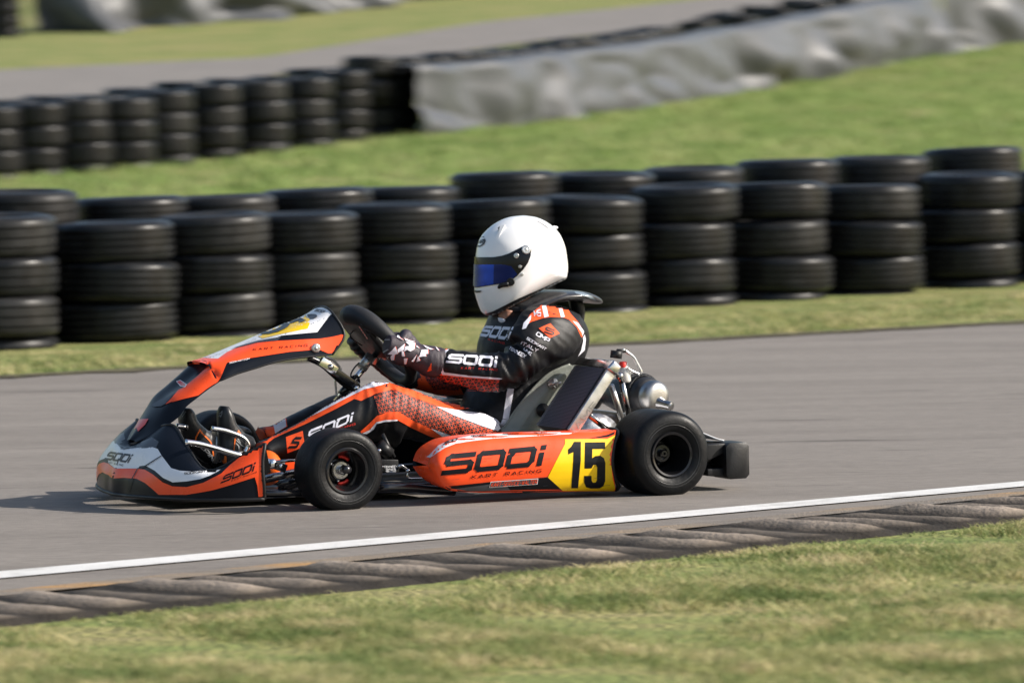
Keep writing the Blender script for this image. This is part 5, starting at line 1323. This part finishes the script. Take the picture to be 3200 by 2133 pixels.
# ---------------- boots
def boot(sts, foot_v, decals):
    pm_ = PM()
    for s in sts: limb(pm_, s, 22, 4)
    b_, nb2 = remesh(pm_, .0042, 3)
    for poly, mi, l in decals: b_.decal(poly, mi, l, 'union', 4, off=.0006)
    b_.build('boot', [mat('boot_leather', (.022, .022, .024), .42, 0, 0, (80, .001)), mat('boot_orange', (.85, .17, .02), .5), mat('boot_lettering', (.40, .41, .42), .5)], person, org=ORG)
boot([[(I(790, 350), I(900, 360), -.13, .028), (I(755, 420), I(935, 430), -.13, .038), (I(742, 530), I(980, 520), -.13, .043), (I(742, 650), I(1020, 640), -.13, .044), (I(750, 780), I(1100, 720), -.13, .042), (I(750, 920), I(1180, 830), -.13, .040), (I(760, 1060), I(1220, 950), -.135, .038), (I(790, 1220), I(1180, 1120), -.135, .036), (I(830, 1300), I(1060, 1250), -.135, .03)],
      [(I(1060, 760), I(960, 1100), -.135, .036), (I(1180, 800), I(1120, 1130), -.14, .042), (I(1290, 850), I(1240, 1100), -.145, .046)]], -.13,
     [([L(I, (1040, 800), (1070, 745), (1150, 860), (1120, 850), (1075, 790), (1050, 830))], 1, 2), ([L(I, (1008, 880), (1030, 890), (1000, 1105), (990, 1100))], 1, 2),
      ([L(I, (690, 870), (725, 880), (740, 1030), (712, 1020))], 1, 2), ([L(I, (715, 1110), (780, 1200), (830, 1260), (850, 1160), (880, 1180), (885, 1290), (790, 1310), (735, 1220))], 1, 2),
      (strokes([[I(1030, 960), I(1078, 1010), I(1075, 1110), I(1140, 1100)], [I(1035, 910), I(1130, 1000), I(1170, 1020)], [I(1060, 890), I(1110, 960)]], 2.6), 2, 2),
      (strokes([[I(752, 480), I(790, 470), I(812, 435), I(808, 480), I(785, 535), I(778, 505), I(752, 520)]], 1.0), 2, 2)])
boot([[(I(140, 380), I(290, 390), .12, .028), (I(110, 470), I(345, 470), .12, .038), (I(105, 600), I(390, 590), .12, .042), (I(130, 740), I(500, 700), .12, .042), (I(180, 880), I(640, 810), .12, .040), (I(260, 1030), I(740, 930), .12, .038), (I(380, 1180), I(800, 1060), .12, .036), (I(520, 1290), I(860, 1200), .12, .032)],
      [(I(600, 760), I(560, 1050), .12, .034), (I(760, 720), I(800, 1100), .11, .038), (I(1000, 660), I(1040, 900), .10, .042), (I(1200, 700), I(1240, 860), .09, .042)]], .12,
     [(strokes([[I(368, 945), I(380, 860), I(440, 745), I(470, 790), I(540, 860), I(610, 930), I(640, 1010), I(665, 1170)]], 4.2), 1, 2),
      (text_polys('ALPINE', L(I, (420, 900), (760, 1290), (378, 940), (700, 1310)), .22, GL, .25), 2, 3),
      (strokes([[I(120, 500), I(160, 490), I(175, 445), I(215, 450), I(160, 530), I(155, 505)]], 1.0), 2, 2)])
# ================================================================== light, world, camera
world = bpy.data.worlds.new('World'); scene.world = world; world.use_nodes = True
nt = world.node_tree; bg = nt.nodes['Background']
sky = nt.nodes.new('ShaderNodeTexSky'); sky.sky_type = 'NISHITA'; sky.sun_disc = False
SE = R(32); az = R(5)                                   # sun to the right, slightly on the camera side
sdir = Vector((math.cos(SE) * math.cos(az), -math.cos(SE) * math.sin(az), math.sin(SE)))
sky.sun_elevation = SE; sky.sun_rotation = math.atan2(sdir.x, sdir.y)
sky.air_density = 1.2; sky.dust_density = 2.0
nt.links.new(sky.outputs[0], bg.inputs[0]); bg.inputs[1].default_value = .15
sun = bpy.data.lights.new('sun', 'SUN'); sun.energy = 6.8; sun.angle = R(.6); sun.color = (1, .93, .84)
so = bpy.data.objects.new('sun', sun); COL.objects.link(so); so.rotation_euler = (-sdir).to_track_quat('-Z', 'Y').to_euler()
so.location = (5, -5, 8)
cam = bpy.data.cameras.new('camera'); co = bpy.data.objects.new('camera', cam); COL.objects.link(co)
cam.sensor_width = 36; cam.lens = FPX / 3200 * 36; cam.clip_end = 3000; cam.clip_start = .1
co.matrix_world = Matrix((( _R.x, _U.x, -_F.x, CAM.x), (_R.y, _U.y, -_F.y, CAM.y), (_R.z, _U.z, -_F.z, CAM.z), (0, 0, 0, 1)))
cam.dof.use_dof = True; cam.dof.focus_distance = 15.7; cam.dof.aperture_fstop = 5.4; cam.dof.aperture_ratio = .42
scene.camera = co
scene.view_settings.view_transform = 'Standard'; scene.view_settings.look = 'None'; scene.view_settings.exposure = 0
